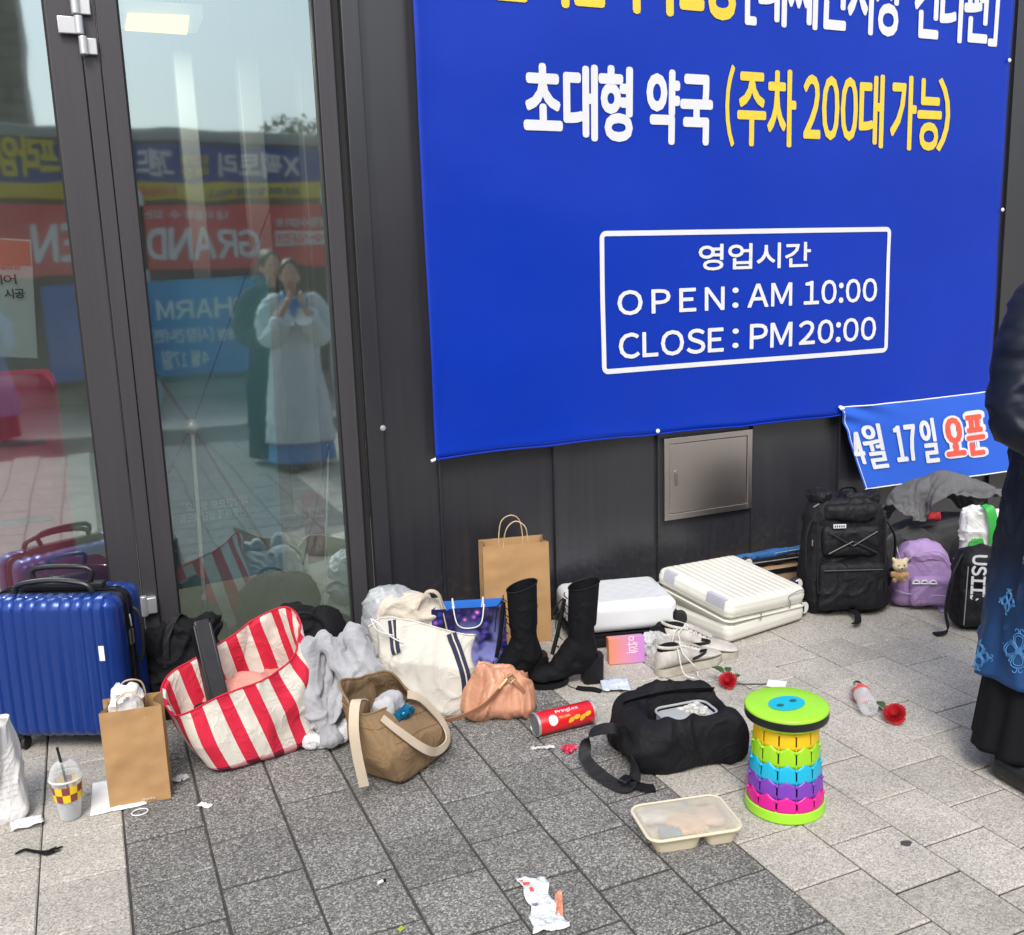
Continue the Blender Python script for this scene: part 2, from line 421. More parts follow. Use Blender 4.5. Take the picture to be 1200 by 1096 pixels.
# ---------------- shop building ----------------
M_clad = mat('charcoal cladding', (.0185, .019, .0245), .33, .13, 5, .07, 5, metal=.0, spec=.9, streak=(9, 9, .25), bdist=.004)
_b = NB(M_clad); _tc = _b.new('ShaderNodeTexCoord'); _s = _b.new('ShaderNodeSeparateXYZ'); _b.link(_tc.outputs['Object'], _s.inputs[0])
_z = _b.new('ShaderNodeMapRange'); _z.inputs[1].default_value = 0; _z.inputs[2].default_value = .42; _z.inputs[3].default_value = .62; _z.inputs[4].default_value = .0; _b.link(_s.outputs[2], _z.inputs[0])
_n = _b.new('ShaderNodeTexNoise'); _n.inputs['Scale'].default_value = 38; _n.inputs['Detail'].default_value = 6; _b.link(_tc.outputs['Object'], _n.inputs['Vector']); _r = _b.new('ShaderNodeMapRange'); _r.inputs[1].default_value = .5; _r.inputs[2].default_value = .72; _b.link(_n.outputs[0], _r.inputs[0])
_n2 = _b.new('ShaderNodeTexNoise'); _n2.inputs['Scale'].default_value = 2.5; _n2.inputs['Detail'].default_value = 4; _b.link(_tc.outputs['Object'], _n2.inputs['Vector']); _m2 = _b.new('ShaderNodeMath', operation='MULTIPLY'); _b.link(_r.outputs[0], _m2.inputs[0]); _b.link(_z.outputs[0], _m2.inputs[1])
_d = _b.new('ShaderNodeMapRange'); _d.inputs[1].default_value = .5; _d.inputs[2].default_value = .8; _d.inputs[4].default_value = .12; _b.link(_n2.outputs[0], _d.inputs[0]); _a = _b.new('ShaderNodeMath', operation='ADD'); _b.link(_m2.outputs[0], _a.inputs[0]); _b.link(_d.outputs[0], _a.inputs[1])
_src = _b.b.inputs['Base Color'].links[0].from_socket; _x = _b.new('ShaderNodeMix', data_type='RGBA'); _b.link(_a.outputs[0], _x.inputs[0]); _b.link(_src, _x.inputs[6]); _x.inputs[7].default_value = (.075, .07, .064, 1); _b.link(_x.outputs[2], _b.b.inputs['Base Color'])
M_frame = mat('anodised frame', (.062, .058, .066), .42, .06, 4, .05, 30, metal=.3, streak=(20, 20, .4))
M_groove = mat('rubber gasket', (.012, .012, .014), .7)
M_steel = mat('brushed steel', (.62, .57, .54), .3, .08, 60, .15, 60, metal=1, streak=(1, 1, 40))
M_white_pl = mat('white plastic', (.78, .78, .78), .4, .03)
M_alu = mat('satin aluminium', (.62, .62, .64), .38, .05, metal=.7)
shop = root('shop_building', (1.5, 0, 0), 0, 'charcoal metal clad shop front with glass door behind the row of bags', 'building'); SB = -1.5
def sp(mb, name, m, parent=shop, **k):
    mb.v = [(x+SB, y, z) for x, y, z in mb.v]; return mb.build(name, m, parent, **k)
HT = 3.6
seams = [1.233+.504*i for i in range(8)]
# wide flat panels between standing seams, each pan slightly dished
def pan(x0, x1, z0, z1, nm='cladding_panel', dish=.003, par=shop, y0=0.):
    mb = MB()
    def fn(u, v):
        x = x0+(x1-x0)*u; z = z0+(z1-z0)*v
        e = min(u, 1-u); y = y0+dish*min(1, e/.12)+.0018*noise.noise(Vector((x*3, z*1.1, 3)))
        return (x, y, z)
    mb.grid(fn, 24, 60)
    return sp(mb, nm, M_clad, par, solid=0)
pan(1.02, seams[0]-.004, 0, HT)
for a, b_ in zip(seams[:-1], seams[1:]): pan(a+.004, b_-.004, 0, HT)
for s_ in seams:
    mb = MB(); mb.box((s_, -.006, HT/2), (.009, .026, HT)); sp(mb, 'standing_seam', M_clad, bevel=.002)
mb = MB(); mb.box((.983, -.004, HT/2), (.066, .03, HT)); sp(mb, 'corner_flashing', M_clad, bevel=.004)
mb = MB(); mb.box((3.0, .1, HT/2), (4.0, .12, HT)); sp(mb, 'wall_core', M_groove, smooth=False)
mb = MB(); mb.box((3.0, .02, .04), (3.9, .05, .08)); 
# glazing frame members
def member(x0, x1, z0, z1, y0=-.012, y1=.06, nm='frame_member', m=None, par=shop, bev=.003):
    mb = MB(); mb.box(((x0+x1)/2, (y0+y1)/2, (z0+z1)/2), (x1-x0, y1-y0, z1-z0)); return sp(mb, nm, m or M_frame, par, bevel=bev)
win = bpy.data.objects.new('window', None)
member(.097+.003, .149, 0, HT, nm='door_jamb')
member(.1515, .217, 0, HT, y0=-.008, nm='window_mullion')
member(.858, .918, 0, HT, y0=-.01, nm='window_mullion')
member(.918, .950, 0, HT, y0=.012, y1=.05, nm='gasket', m=M_groove)
member(.217, .858, 0, .11, y0=-.008, nm='window_sill')
member(.217, .858, 2.95, 3.05, y0=-.008, nm='window_head')
member(.217, .2235, .11, 2.95, y0=.0, y1=.03, nm='gasket', m=M_groove); member(.8515, .858, .11, 2.95, y0=0, y1=.03, nm='gasket', m=M_groove)
# left continuation of the shop front outside the picture
member(-1.32, -1.16, 0, HT, nm='window_mullion'); pan(-6, -1.33, 0, HT); mb = MB(); mb.box((-3.7, .1, HT/2), (4.7, .12, HT)); sp(mb, 'wall_core', M_groove, smooth=False)
# coated glass
def glass_mat():
    m = bpy.data.materials.new('coated glass'); m.use_nodes = True; b = NB(m); b.n.remove(b.b)
    out = b.n.get('Material Output'); tr = b.new('ShaderNodeBsdfTransparent'); tr.inputs[0].default_value = (.82, .92, .89, 1)
    gl = b.new('ShaderNodeBsdfGlossy'); gl.inputs['Color'].default_value = (.80, .97, 1, 1); gl.inputs['Roughness'].default_value = .03
    lw = b.new('ShaderNodeLayerWeight'); lw.inputs[0].default_value = .25
    mr = b.new('ShaderNodeMapRange'); mr.inputs[3].default_value = .46; mr.inputs[4].default_value = .95; b.link(lw.outputs['Fresnel'], mr.inputs[0])
    n = b.new('ShaderNodeTexNoise'); n.inputs['Scale'].default_value = 2.2; tc = b.new('ShaderNodeTexCoord'); b.link(tc.outputs['Object'], n.inputs['Vector'])
    bp = b.new('ShaderNodeBump'); bp.inputs['Strength'].default_value = .05; bp.inputs['Distance'].default_value = .02; b.link(n.outputs[0], bp.inputs['Height']); b.link(bp.outputs[0], gl.inputs['Normal'])
    mx = b.new('ShaderNodeMixShader'); b.link(mr.outputs[0], mx.inputs[0]); b.link(tr.outputs[0], mx.inputs[1]); b.link(gl.outputs[0], mx.inputs[2])
    df = b.new('ShaderNodeBsdfDiffuse'); df.inputs[0].default_value = (.6, .66, .66, 1); m2 = b.new('ShaderNodeMixShader'); n5 = b.new('ShaderNodeTexNoise'); n5.inputs['Scale'].default_value = 3; n5.inputs['Detail'].default_value = 6; b.link(tc.outputs['Object'], n5.inputs['Vector']); r5 = b.new('ShaderNodeMapRange'); r5.inputs[1].default_value = .35; r5.inputs[2].default_value = .75; r5.inputs[3].default_value = .008; r5.inputs[4].default_value = .045; b.link(n5.outputs[0], r5.inputs[0]); b.link(r5.outputs[0], m2.inputs[0]); b.link(mx.outputs[0], m2.inputs[1]); b.link(df.outputs[0], m2.inputs[2]); b.link(m2.outputs[0], out.inputs[0])
    e = bpy.data.materials.new('glass edge'); e.use_nodes = True; b = NB(e); b.n.remove(b.b); t = b.new('ShaderNodeBsdfTransparent'); t.inputs[0].default_value = (.97, .99, .985, 1); b.link(t.outputs[0], b.n.get('Material Output').inputs[0])
    return m, e
M_glass, M_gedge = glass_mat()
def pane(x0, x1, z0, z1, y, par):
    mb = MB(); mb.add([(x0, y, z0), (x1, y, z0), (x1, y, z1), (x0, y, z1)], [(0, 1, 2, 3)], mi=0)
    mb.add([(x0, y+.008, z0), (x1, y+.008, z0), (x1, y+.008, z1), (x0, y+.008, z1)], [(3, 2, 1, 0)], mi=1)
    mb.add([(x0, y, z0), (x1, y, z0), (x1, y, z1), (x0, y, z1), (x0, y+.008, z0), (x1, y+.008, z0), (x1, y+.008, z1), (x0, y+.008, z1)], [(0, 4, 5, 1), (1, 5, 6, 2), (2, 6, 7, 3), (3, 7, 4, 0)], mi=1)
    return sp(mb, 'glass_pane', [M_glass, M_gedge], par, smooth=False)
pane(.2205, .8545, .11, 2.95, .022, shop)
# door leaf
door = MB(); 
for (xa, xb, za, zb) in ((.002, .0965, .012, 2.98), (-1.155, -1.06, .012, 2.98), (-1.06, .002, .012, .16), (-1.06, .002, 2.87, 2.98)):
    door.box(((xa+xb)/2, .024, (za+zb)/2), (xb-xa, .066, zb-za))
doorp = sp(door, 'door', M_frame, bevel=.003)
def child_of(o, par): o.parent = par; return o
child_of(pane(-1.065, .004, .15, 2.88, .03, shop), doorp)
gk = MB(); gk.box((-.001, .012, 1.5), (.008, .03, 2.72)); child_of(sp(gk, 'gasket', M_groove), doorp)
def hinge(z):
    mb = MB()
    mb.box((.066, -.026, z), (.062, .012, .052)); mb.tube([(.097, -.034, z-.028), (.097, -.034, z+.028)], .0135, 16)
    mb.tube([(.104, -.034, z-.088), (.104, -.034, z-.032)], .0135, 16); mb.box((.126, -.024, z-.06), (.036, .012, .05))
    mb.tube([(.092, -.034, z+.032), (.092, -.034, z+.09)], .0135, 16); mb.box((.118, -.024, z+.06), (.036, .012, .052))
    o = sp(mb, 'hinge', M_alu, bevel=.003); o.parent = doorp
hinge(2.275); 
mb = MB(); mb.box((.118, -.022, .345), (.05, .03, .06)); mb.tube([(.1, -.034, .31), (.1, -.034, .385)], .012, 14); o = sp(mb, 'hinge', M_alu, bevel=.004); o.parent = doorp
# access hatch
h0, h1, z0, z1 = P(775, 514).x, P(878, 503).x, .37, .737
mb = MB(); fr = .026
for (xa, xb, za, zb) in ((h0, h0+fr, z0, z1), (h1-fr, h1, z0, z1), (h0+fr, h1-fr, z0, z0+fr), (h0+fr, h1-fr, z1-fr, z1)):
    mb.box(((xa+xb)/2, -.011, (za+zb)/2), (xb-xa, .03, zb-za))
hf = sp(mb, 'hatch_frame', M_steel, bevel=.0015)
mb = MB(); mb.box(((h0+h1)/2, -.009, (z0+z1)/2), (h1-h0-2*fr-.006, .026, z1-z0-2*fr-.006)); hd = sp(mb, 'hatch_door', M_steel, bevel=.002)
mb = MB(); mb.box((h0+.062, -.0235, .555), (.014, .006, .07)); mb.box((h0+.058, -.027, .56), (.006, .008, .05)); lt = sp(mb, 'latch', mat('latch steel', (.4, .38, .36), .35, metal=1), bevel=.002); lt.parent = hd
hd.parent = shop
mb = MB(); mb.tube([(1.013, -.028, .9), (1.013, -.0, .9)], .0055, 10); mb.tube([(1.013, -.02, .9), (1.013, -.017, .9)], .011, 14); sp(mb, 'screw_head', M_alu)

# ---------------- interior of the shop seen through the glass ----------------
M_in = mat('shop inner wall', (.42, .43, .40), .8, .06, 2); M_infl = mat('shop floor', (.16, .17, .15), .35, .15, 3)
fl = MB(); fl.box((-1.5, 3.1, -.02), (6.6, 6.0, .04)); o = sp(fl, 'shop_floor', M_infl, smooth=False)
wl = MB(); wl.box((-1.5, 6.05, 1.7), (6.6, .1, 3.4)); sp(wl, 'inner_wall', M_in, smooth=False)
wl = MB(); wl.box((1.6, 3.1, 1.7), (.1, 5.8, 3.4)); sp(wl, 'inner_wall', M_in, smooth=False)
wl = MB(); wl.box((-4.8, 3.1, 1.7), (.1, 5.8, 3.4)); sp(wl, 'inner_wall', M_in, smooth=False)
wl = MB(); wl.box((-1.5, 3.1, 3.45), (6.6, 6.1, .1)); sp(wl, 'inner_ceiling', M_in, smooth=False)
M_lamp = mat('lit ceiling panel', (.95, .66, .16), .5, 0, emit=.75)
a, b_, c, d = G(150, 15, 2.7), G(222, 18, 2.7), G(219, 41, 2.7), G(146, 36, 2.7)
lb = root('ceiling_light', (a+c)/2, 0, 'lit rectangular ceiling light seen through the window top', 'ceiling light')
la = bpy.data.lights.new('panel_light', 'AREA'); la.shape = 'RECTANGLE'; la.size = .3; la.size_y = .25; la.energy = 42; la.color = (1, .93, .8); lo = bpy.data.objects.new('panel_light', la); COL.objects.link(lo); lo.parent = lb; lo.location = (0, 0, -.01)
mb = MB(); mb.add([q-(a+c)/2 for q in (a, b_, c, d)], [(0, 1, 2, 3)]); mb.build('diffuser', M_lamp, lb, smooth=False)
cc = (a+c)/2; mb = MB(); mb.box((0, 0, .035), (.38, .3, .06)); mb.build('housing', M_white_pl, lb)
mb = MB()
for sx in (-.12, .12): mb.tube([(sx, 0, .06), (sx, 0, .72)], .004, 6)
mb.build('hanger', M_alu, lb)
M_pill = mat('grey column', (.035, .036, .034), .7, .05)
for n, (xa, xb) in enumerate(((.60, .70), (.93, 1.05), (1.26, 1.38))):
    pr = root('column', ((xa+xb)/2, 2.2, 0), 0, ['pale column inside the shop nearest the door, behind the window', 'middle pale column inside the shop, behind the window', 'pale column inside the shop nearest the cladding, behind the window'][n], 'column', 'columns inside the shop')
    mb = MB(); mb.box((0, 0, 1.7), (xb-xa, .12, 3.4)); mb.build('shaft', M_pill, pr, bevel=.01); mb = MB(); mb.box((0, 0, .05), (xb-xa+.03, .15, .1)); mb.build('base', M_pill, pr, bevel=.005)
# ---------------- banners ----------------
M_vinyl = mat('blue vinyl banner', (.0004, .028, .37), .34, .05, 1.5, .3, 1.6, spec=.32, coat=.0, bdist=.03)
M_white = mat('white print', (.66, .67, .71), .5, .02); M_yel = mat('yellow print', (.72, .53, .045), .5, .02); M_redp = mat('red print', (.80, .09, .06), .5, .03)
M_cable = mat('white cable tie', (.8, .8, .8), .4)
def by(x, z): return -.040+.007*sin(x*3.1+z*.9)+.008*noise.noise(Vector((x*1.5, z*2.3, 1)))-.0035*exp(-((z-.80)/.10)**2)*(1+sin(x*11))-.004*exp(-((x-bl)/.06)**2)*(1+sin(z*6))
bl, br = P(482, 0, -.034).x, P(1187, 0, -.034).x
br2 = P(1160, 460, -.034).x
bn = root('pharmacy_banner', ((bl+br2)/2, -.03, .76), 0, 'large blue banner with white and yellow Korean lettering on the dark wall', 'banner')
BX, BY, BZ = (bl+br2)/2, -.03, .76
def loc(mb_or_me):
    if isinstance(mb_or_me, MB): mb_or_me.v = [(x-BX, y-BY, z-BZ) for x, y, z in mb_or_me.v]
    else:
        for v in mb_or_me.vertices: v.co = v.co-Vector((BX, BY, BZ))
    return mb_or_me
def edge_bottom(x):
    t = (x-bl)/(br2-bl); k = t*6.2; sag = .006*abs(sin(k*pi/1.0))
    return .762+.004*sin(t*9)+sag
mb = MB()
def fn(u, v):
    x = bl+(br2-bl)*u; zb = edge_bottom(x); z = zb+(3.35-zb)*v
    y = by(x, z); 
    if v < .02: y -= .006*(1-v/.02)
    if u < .004: y -= .004
    return (x, y, z)
mb.grid(fn, 120, 100); loc(mb).build('sheet', M_vinyl, bn, solid=.0015)
mb = MB(); mb.tube([(bl+(br2-bl)*i/60, by(bl+(br2-bl)*i/60, .77)-.006, edge_bottom(bl+(br2-bl)*i/60)) for i in range(61)], .004, 6); loc(mb).build('hem', M_vinyl, bn)
def pbox(pts, Y=-.04):
    q = [P(x, y, Y) for x, y in pts]; return (min(a.x for a in q), max(a.x for a in q), sum(a.z for a in q if a.z < sum(b.z for b in q)/len(q))/max(1, len([a for a in q if a.z < sum(b.z for b in q)/len(q)])), sum(a.z for a in q if a.z >= sum(b.z for b in q)/len(q))/max(1, len([a for a in q if a.z >= sum(b.z for b in q)/len(q)])))
def lettering(txt, box, m, bold=.03, nm='lettering', par=bn, spacing=1., off=.0035, yf=by, locf=loc, extra=0.):
    me = text_mesh(txt, box, bold, nm, spacing)
    for v in me.vertices: v.co.y = yf(v.co.x, v.co.z)-off-extra-v.co.y
    me = locf(me); return obj(nm, me, m, par)
lettering('초대형', pbox([(614, 162), (742, 168), (628, 72), (742, 77)]), M_white, .045)
lettering('약국', pbox([(758, 168), (834, 172), (760, 81), (832, 84)]), M_white, .045)
lettering('(', pbox([(849, 172), (859, 173), (849, 76), (859, 76)]), M_yel, .02)
lettering('주차', pbox([(862, 172), (931, 173), (864, 80), (931, 81)]), M_yel, .03)
lettering('200', pbox([(941, 164), (1003, 166), (941, 88), (1003, 90)]), M_yel, .03)
lettering('대', pbox([(1007, 173), (1033, 175), (1007, 86), (1033, 88)]), M_yel, .03)
lettering('가능', pbox([(1044, 176), (1101, 178), (1044, 88), (1101, 91)]), M_yel, .03)
lettering(')', pbox([(1100, 178), (1111, 178), (1100, 91), (1111, 92)]), M_yel, .02)
zt = lambda x, y: P(x, y, -.04).z
lettering('[대째인시장 건너편]', (P(871, 30, -.04).x, P(1169, 50, -.04).x, zt(885, 31), zt(885, 31)+.36), M_white, .03)
lettering('온시민시사1층', (P(574, 5, -.04).x, P(865, 15, -.04).x, zt(690, 12), zt(690, 12)+.36), M_yel, .045)
# opening hours box
x0, x1 = P(704, 350, -.04).x, P(1041, 340, -.04).x; za, zb = zt(704, 440), zt(704, 272); za = (za+zt(1039, 412))/2; zb = (zb+zt(1043, 265))/2
mb = MB(); t = .021
pts = []
R_ = .03
for cx, cz, a0 in ((x1-R_, zb-R_, 0), (x0+R_, zb-R_, 90), (x0+R_, za+R_, 180), (x1-R_, za+R_, 270)):
    for k in range(7): a = radians(a0+15*k); pts.append((cx, cz, cos(a), sin(a)))
vs = []; fs = []
seg = []
for i in range(len(pts)):
    cx, cz, c1, s1 = pts[i]; seg.append(((cx+R_*c1, cz+R_*s1), (cx+(R_-t)*c1, cz+(R_-t)*s1)))
full = []
for i in range(len(seg)):
    a = seg[i]; b_ = seg[(i+1) % len(seg)]; L = math.dist(a[0], b_[0]); k = max(1, int(L/.06))
    for j in range(k): s_ = j/k; full.append(tuple(tuple(a[q][r]+(b_[q][r]-a[q][r])*s_ for r in (0, 1)) for q in (0, 1)))
for (o1, i1) in full: vs += [(o1[0], by(*o1)-.0035, o1[1]), (i1[0], by(*i1)-.0035, i1[1])]
n = len(full)
for i in range(n): j = (i+1) % n; fs.append((2*i, 2*i+1, 2*j+1, 2*j))
mb.add(vs, fs); loc(mb).build('border_line', M_white, bn, smooth=False)
lettering('영업시간', pbox([(819, 318), (948, 313), (819, 287), (948, 283)]), M_white, .03, spacing=1.6)
lettering('OPEN', pbox([(724, 371), (849, 363), (724, 341), (849, 335)]), M_white, .035, spacing=2.6)
lettering(':', pbox([(858, 361), (865, 361), (858, 337), (865, 337)]), M_white, .035)
lettering('AM', pbox([(875, 361), (926, 358), (876, 334), (926, 330)]), M_white, .035)
lettering('10:00', pbox([(940, 358), (1026, 353), (940, 330), (1026, 325)]), M_white, .035)
lettering('CLOSE', pbox([(725, 421), (848, 413), (725, 390), (848, 384)]), M_white, .035)
lettering(':', pbox([(858, 408), (865, 408), (858, 385), (865, 385)]), M_white, .035)
lettering('PM', pbox([(878, 409), (926, 406), (878, 380), (926, 377)]), M_white, .035)
lettering('20:00', pbox([(934, 404), (1024, 399), (934, 376), (1024, 371)]), M_white, .035)
def grommet(x, z, y, par, locf=loc, tail=None):
    mb = MB()
    mb.tube([(x, y, z), (x, y-.004, z)], .0095, 16); o = locf(mb).build('grommet', M_white_pl, par, bevel=.0015)
    mb = MB(); mb.tube([(x, y-.006, z), (x, y-.009, z)], .004, 10)
    if tail: mb.tube([(x, y-.006, z), (x+tail[0], y-.008, z+tail[1])], .006, 8)
    locf(mb).build('cable_tie', M_cable, par)
grommet(bl+.012, edge_bottom(bl)+.004, -.045, bn, tail=(-.03, -.008))
grommet(P(770, 505, -.04).x, P(770, 505, -.04).z, -.045, bn)
for q in ((1182, 71), (1174, 246)): p = P(q[0], q[1], -.04); grommet(p.x, p.z, -.043, bn)

# small banner tied below, its left edge slack and folded
M_vin2 = mat('small blue banner', (.015, .10, .58), .45, .03, 2, .08, 3)
c00, c10, c11, c01 = P(1012, 573, -.09), P(1200, 549, -.08), P(1200, 455, -.05), P(983, 478, -.05)
sb = root('opening_banner', c01, 0, 'small blue opening date banner tied askew beneath the big banner', 'banner')
def sbp(u, v):
    p = (c00*(1-u)+c10*u)*(1-v)+(c01*(1-u)+c11*u)*v
    e = exp(-((u*1.0+(1-v)*.8)/.22)**2)
    y = .010*sin(u*7+v*2.5)+.012*e*sin((u-(1-v)*.9)*30)+.014*exp(-((u-.80-(1-v)*.22)/.05)**2)*v*v
    return p+Vector((0, -.012+y, 0))-c01
mb = MB(); mb.grid(sbp, 80, 40); mb.build('sheet', M_vin2, sb, solid=.001)
M_edge = mat('white hem', (.75, .77, .8), .5)
mb = MB(); mb.tube([sbp(i/60, 1) for i in range(61)], .0035, 6); mb.tube([sbp(i/60, 0) for i in range(61)], .0035, 6); mb.tube([sbp(.01, i/20) for i in range(21)], .0022, 6); mb.build('hem', M_edge, sb)
def sbtext(txt, u0, u1, v0, v1, m, bold, off, shear=0.):
    me = text_mesh(txt, (u0, u1, v0, v1), bold, 'lettering')
    import bmesh
    bm = bmesh.new(); bm.from_mesh(me)
    for v in bm.verts:
        u, w = v.co.x, v.co.z; p = sbp(u, w); v.co = p+Vector((0, -off-v.co.y, 0))
    bm.to_mesh(me); bm.free(); return obj('lettering', me, m, sb)
# position of the glyphs found by inverting the sheet's bilinear frame
def inv(px, py):
    best = None
    for i in range(101):
        for j in range(41):
            u, v = i/100, j/40; q = c00*(1-u)*(1-v)+c10*u*(1-v)+c11*u*v+c01*(1-u)*v; d = q-CAM; z = d.dot(_fw)
            e = (600+FPX*d.dot(CR)/z-px)**2+(548-FPX*d.dot(CU)/z-py)**2
            if best is None or e < best[0]: best = (e, u, v)
    return best[1:]
def sbt(txt, xl, yb, xr, yt, m, bold, off=.005):
    ym = (yb+yt)/2
    (ul, _), (ur, _), (_, vb), (_, vt) = inv(xl, ym), inv(xr, ym), inv((xl+xr)/2, yb), inv((xl+xr)/2, yt)
    sbtext(txt, ul, ur, vb, vt, m, bold, off)
sbt('4', 998, 545, 1010, 505, M_white, .03); sbt('월', 1011, 549, 1036, 497, M_white, .016); sbt('17', 1045, 541, 1071, 498, M_white, .022); sbt('일', 1074, 542, 1093, 490, M_white, .018)
sbt('오', 1100, 536, 1127, 485, M_white, .10, .0045); sbt('픈', 1125, 536, 1154, 481, M_white, .10, .0045)
sbt('오', 1102, 533, 1125, 489, M_redp, .035, .0065); sbt('픈', 1127, 533, 1152, 485, M_redp, .035, .0065)
mb = MB(); mb.tube([sbp(0, 1)+Vector((-.01, -.01, .008)), sbp(0, 1)+Vector((.012, -.012, -.004))], .007, 8); mb.ell(sbp(0, 1)+Vector((0, -.012, 0)), (.011, .008, .011), 10, 6); mb.build('cable_tie', M_cable, sb)

# ---------------- inside: x-banner stand seen from behind, posters ----------------
M_teal = mat('banner back', (.07, .22, .27), .6, .06, 2); M_tealt = mat('show-through print', (.30, .52, .58), .6); M_pk = mat('pink banner back', (.42, .10, .12), .6)
a, b_, c, d = P(203, 692, .26), P(332, 668, .26), P(314, 322, .26), P(160, 330, .26)
xb = root('banner_stand', (.45, .26, 0), 0, 'banner stand seen from behind through the window, teal sheet on crossed legs', 'banner stand')
L0 = Vector((.45, .26, 0))
mb = MB(); mb.add([q-L0 for q in (a, b_, c, d)], [(0, 1, 2, 3)]); mb.build('sheet', M_teal, xb, solid=.002, smooth=False)
def on(q, Y, dy=0): p = P(q[0], q[1], Y)-L0; p.y += dy; return p
for (t1, t2, x0, x1, y) in (('매장 안으로', '들어오', 262, 0, 0),): pass
for txt, bx in (('매장안으로 들어오', ((218, 600), (290, 589))), ('친절하게 상담해드림', ((212, 613), (288, 600)))):
    p0 = on(bx[0], .26); p1 = on(bx[1], .26); me = text_mesh(txt, (p0.x, p1.x, p0.z, p0.z+.035), .02, flip=True)
    for v in me.vertices: v.co.y = -.004-v.co.y
    obj('lettering', me, M_tealt, xb)
M_leg = mat('dark stand rod', (.03, .035, .035), .4, metal=.5); M_pole = mat('pale steel rod', (.85, .85, .82), .35, metal=.2)
mb = MB(); hub = on((225, 500), .17)
for q, Y in (((184, 440), .20), ((192, 565), .20), ((320, 652), .20), ((318, 240), .21)): mb.tube([hub, on(q, Y)], .0065 if q[1] != 240 else .0025, 8)
mb.build('rod', M_leg, xb)
mb = MB(); mb.tube([hub, on((240, 712), .15)], .0075, 10); f_ = on((240, 712), .15); mb.tube([f_, (f_.x, f_.y, 0.0)], .0075, 10); mb.build('pole', M_pole, xb)
mb = MB(); mb.ell(hub, (.026, .024, .03), 14, 8); mb.tube([hub+Vector((0, 0, -.03)), hub+Vector((0, 0, .02))], .012, 12); mb.build('hub', M_alu, xb)
x2 = root('banner_stand', (.93, .55, 0), 0, 'narrow banner stand with a pinkish sheet behind the right edge of the window', 'banner stand'); L0 = Vector((.93, .55, 0))
mb = MB(); mb.add([on(q, .62) for q in ((362, 662), (384, 655), (376, 575), (352, 578))], [(0, 1, 2, 3)]); mb.build('sheet', M_pk, x2, solid=.002, smooth=False)
mb = MB(); mb.tube([on((355, 662), .55), on((386, 520), .55)], .0045, 8); mb.build('rod', M_leg, x2); mb = MB(); mb.tube([on((385, 520), .56), on((380, 712), .5)], .004, 8); f_ = on((380, 712), .5); mb.tube([f_, (f_.x, f_.y, 0)], .004, 8); mb.build('pole', M_pole, x2)
for txt, y, z in (('최', 600, 0), ('대형', 640, 0)):
    p0 = on((362, y+10), .615); p1 = on((378, y+8), .615); me = text_mesh(txt, (p0.x, p1.x, p0.z, p0.z+.06), .03, flip=True)
    for v in me.vertices: v.co.y = p0.y-.004-v.co.y
    obj('lettering', me, mat('pale print', (.6, .35, .35), .6), x2)
# poster stand and red case inside the left pane
M_or = mat('orange poster', (.62, .15, .05), .5); M_mag = mat('magenta case', (.6, .01, .075), .28, .05, coat=.4); M_wh2 = mat('poster white', (.6, .6, .6), .5); M_nv = mat('navy print', (.02, .02, .05), .5)
ps = root('poster_board', (-.32, .5, 0), 0, 'orange and white poster board standing inside the glass door', 'poster board'); L0 = Vector((-.32, .5, 0))
A = lambda q, Y=.5: on(q, Y)
mb = MB(); mb.add([A((-70, 275)), A((36, 281)), A((44, 420)), A((-70, 415))], [(3, 2, 1, 0)]); mb.build('board', M_wh2, ps, solid=.01, smooth=False)
mb = MB(); mb.add([A((-70, 277), .49), A((34, 283), .49), A((36, 311), .49), A((-70, 309), .49)], [(3, 2, 1, 0)]); mb.build('print_band', M_or, ps, smooth=False)
for txt, x0_, x1_, yb_, h_, m_ in (('매장에서 판매하는', -50, 25, 318, .018, M_redp), ('인테리어', -45, 20, 335, .036, M_nv), ('타일 & 시공', -40, 30, 352, .036, M_nv)):
    p0 = A((x0_, yb_), .488); p1 = A((x1_, yb_), .488); me = text_mesh(txt, (p0.x, p1.x, p0.z, p0.z+h_), .03)
    for v in me.vertices: v.co.y = p0.y-v.co.y
    obj('lettering', me, m_, ps)
mb = MB(); mb.box((-.02, .06, .62), (.06, .02, 1.24)); mb.build('post', M_leg, ps); mb = MB(); mb.box((-.02, .06, .012), (.3, .25, .024)); mb.build('base', M_leg, ps)
def hardcase(name, w, d, h, m, rt, ribs=8, ribamp=.004):
    mb = MB()
    def fn(u, v):
        a = 2*pi*u; n = 7; c1, s1 = cos(a), sin(a); k = (abs(c1)**n+abs(s1)**n)**(-1/n)
        x = k*c1; y = k*s1
        e = 1-max(0, (abs(v-.5)*2-.88)/.12)**3*.12
        return (x*w/2*e, y*d/2*e, v*h)
    mb.grid(fn, 96, 40, cu=True, capb=True, capt=True); return mb.build(name, m, rt)
cs = root('display_case', (-.33, .62, 0), 0, 'tall magenta red display case inside the glass door', 'suitcase'); 
hardcase('shell', .44, .3, 1.15, M_mag, cs)
mb = MB(); mb.box((0, -.155, .6), (.32, .01, .02)); mb.box((0, -.155, .3), (.32, .01, .02)); mb.box((0, -.155, .9), (.32, .01, .02)); mb.build('band', mat('dark magenta', (.16, .005, .03), .3), cs)
cs = root('suitcase', (-.14, .33, 0), .2, 'low dark red hard suitcase inside the glass door beside the display case', 'suitcase')
hardcase('shell', .3, .22, .44, mat('dark red shell', (.14, .005, .02), .25, coat=.5), cs)
mb = MB(); mb.tube([(-.06, 0, .44), (-.055, 0, .475), (.055, 0, .475), (.06, 0, .44)], .008, 8, smooth=4); mb.build('handle', M_leg, cs)

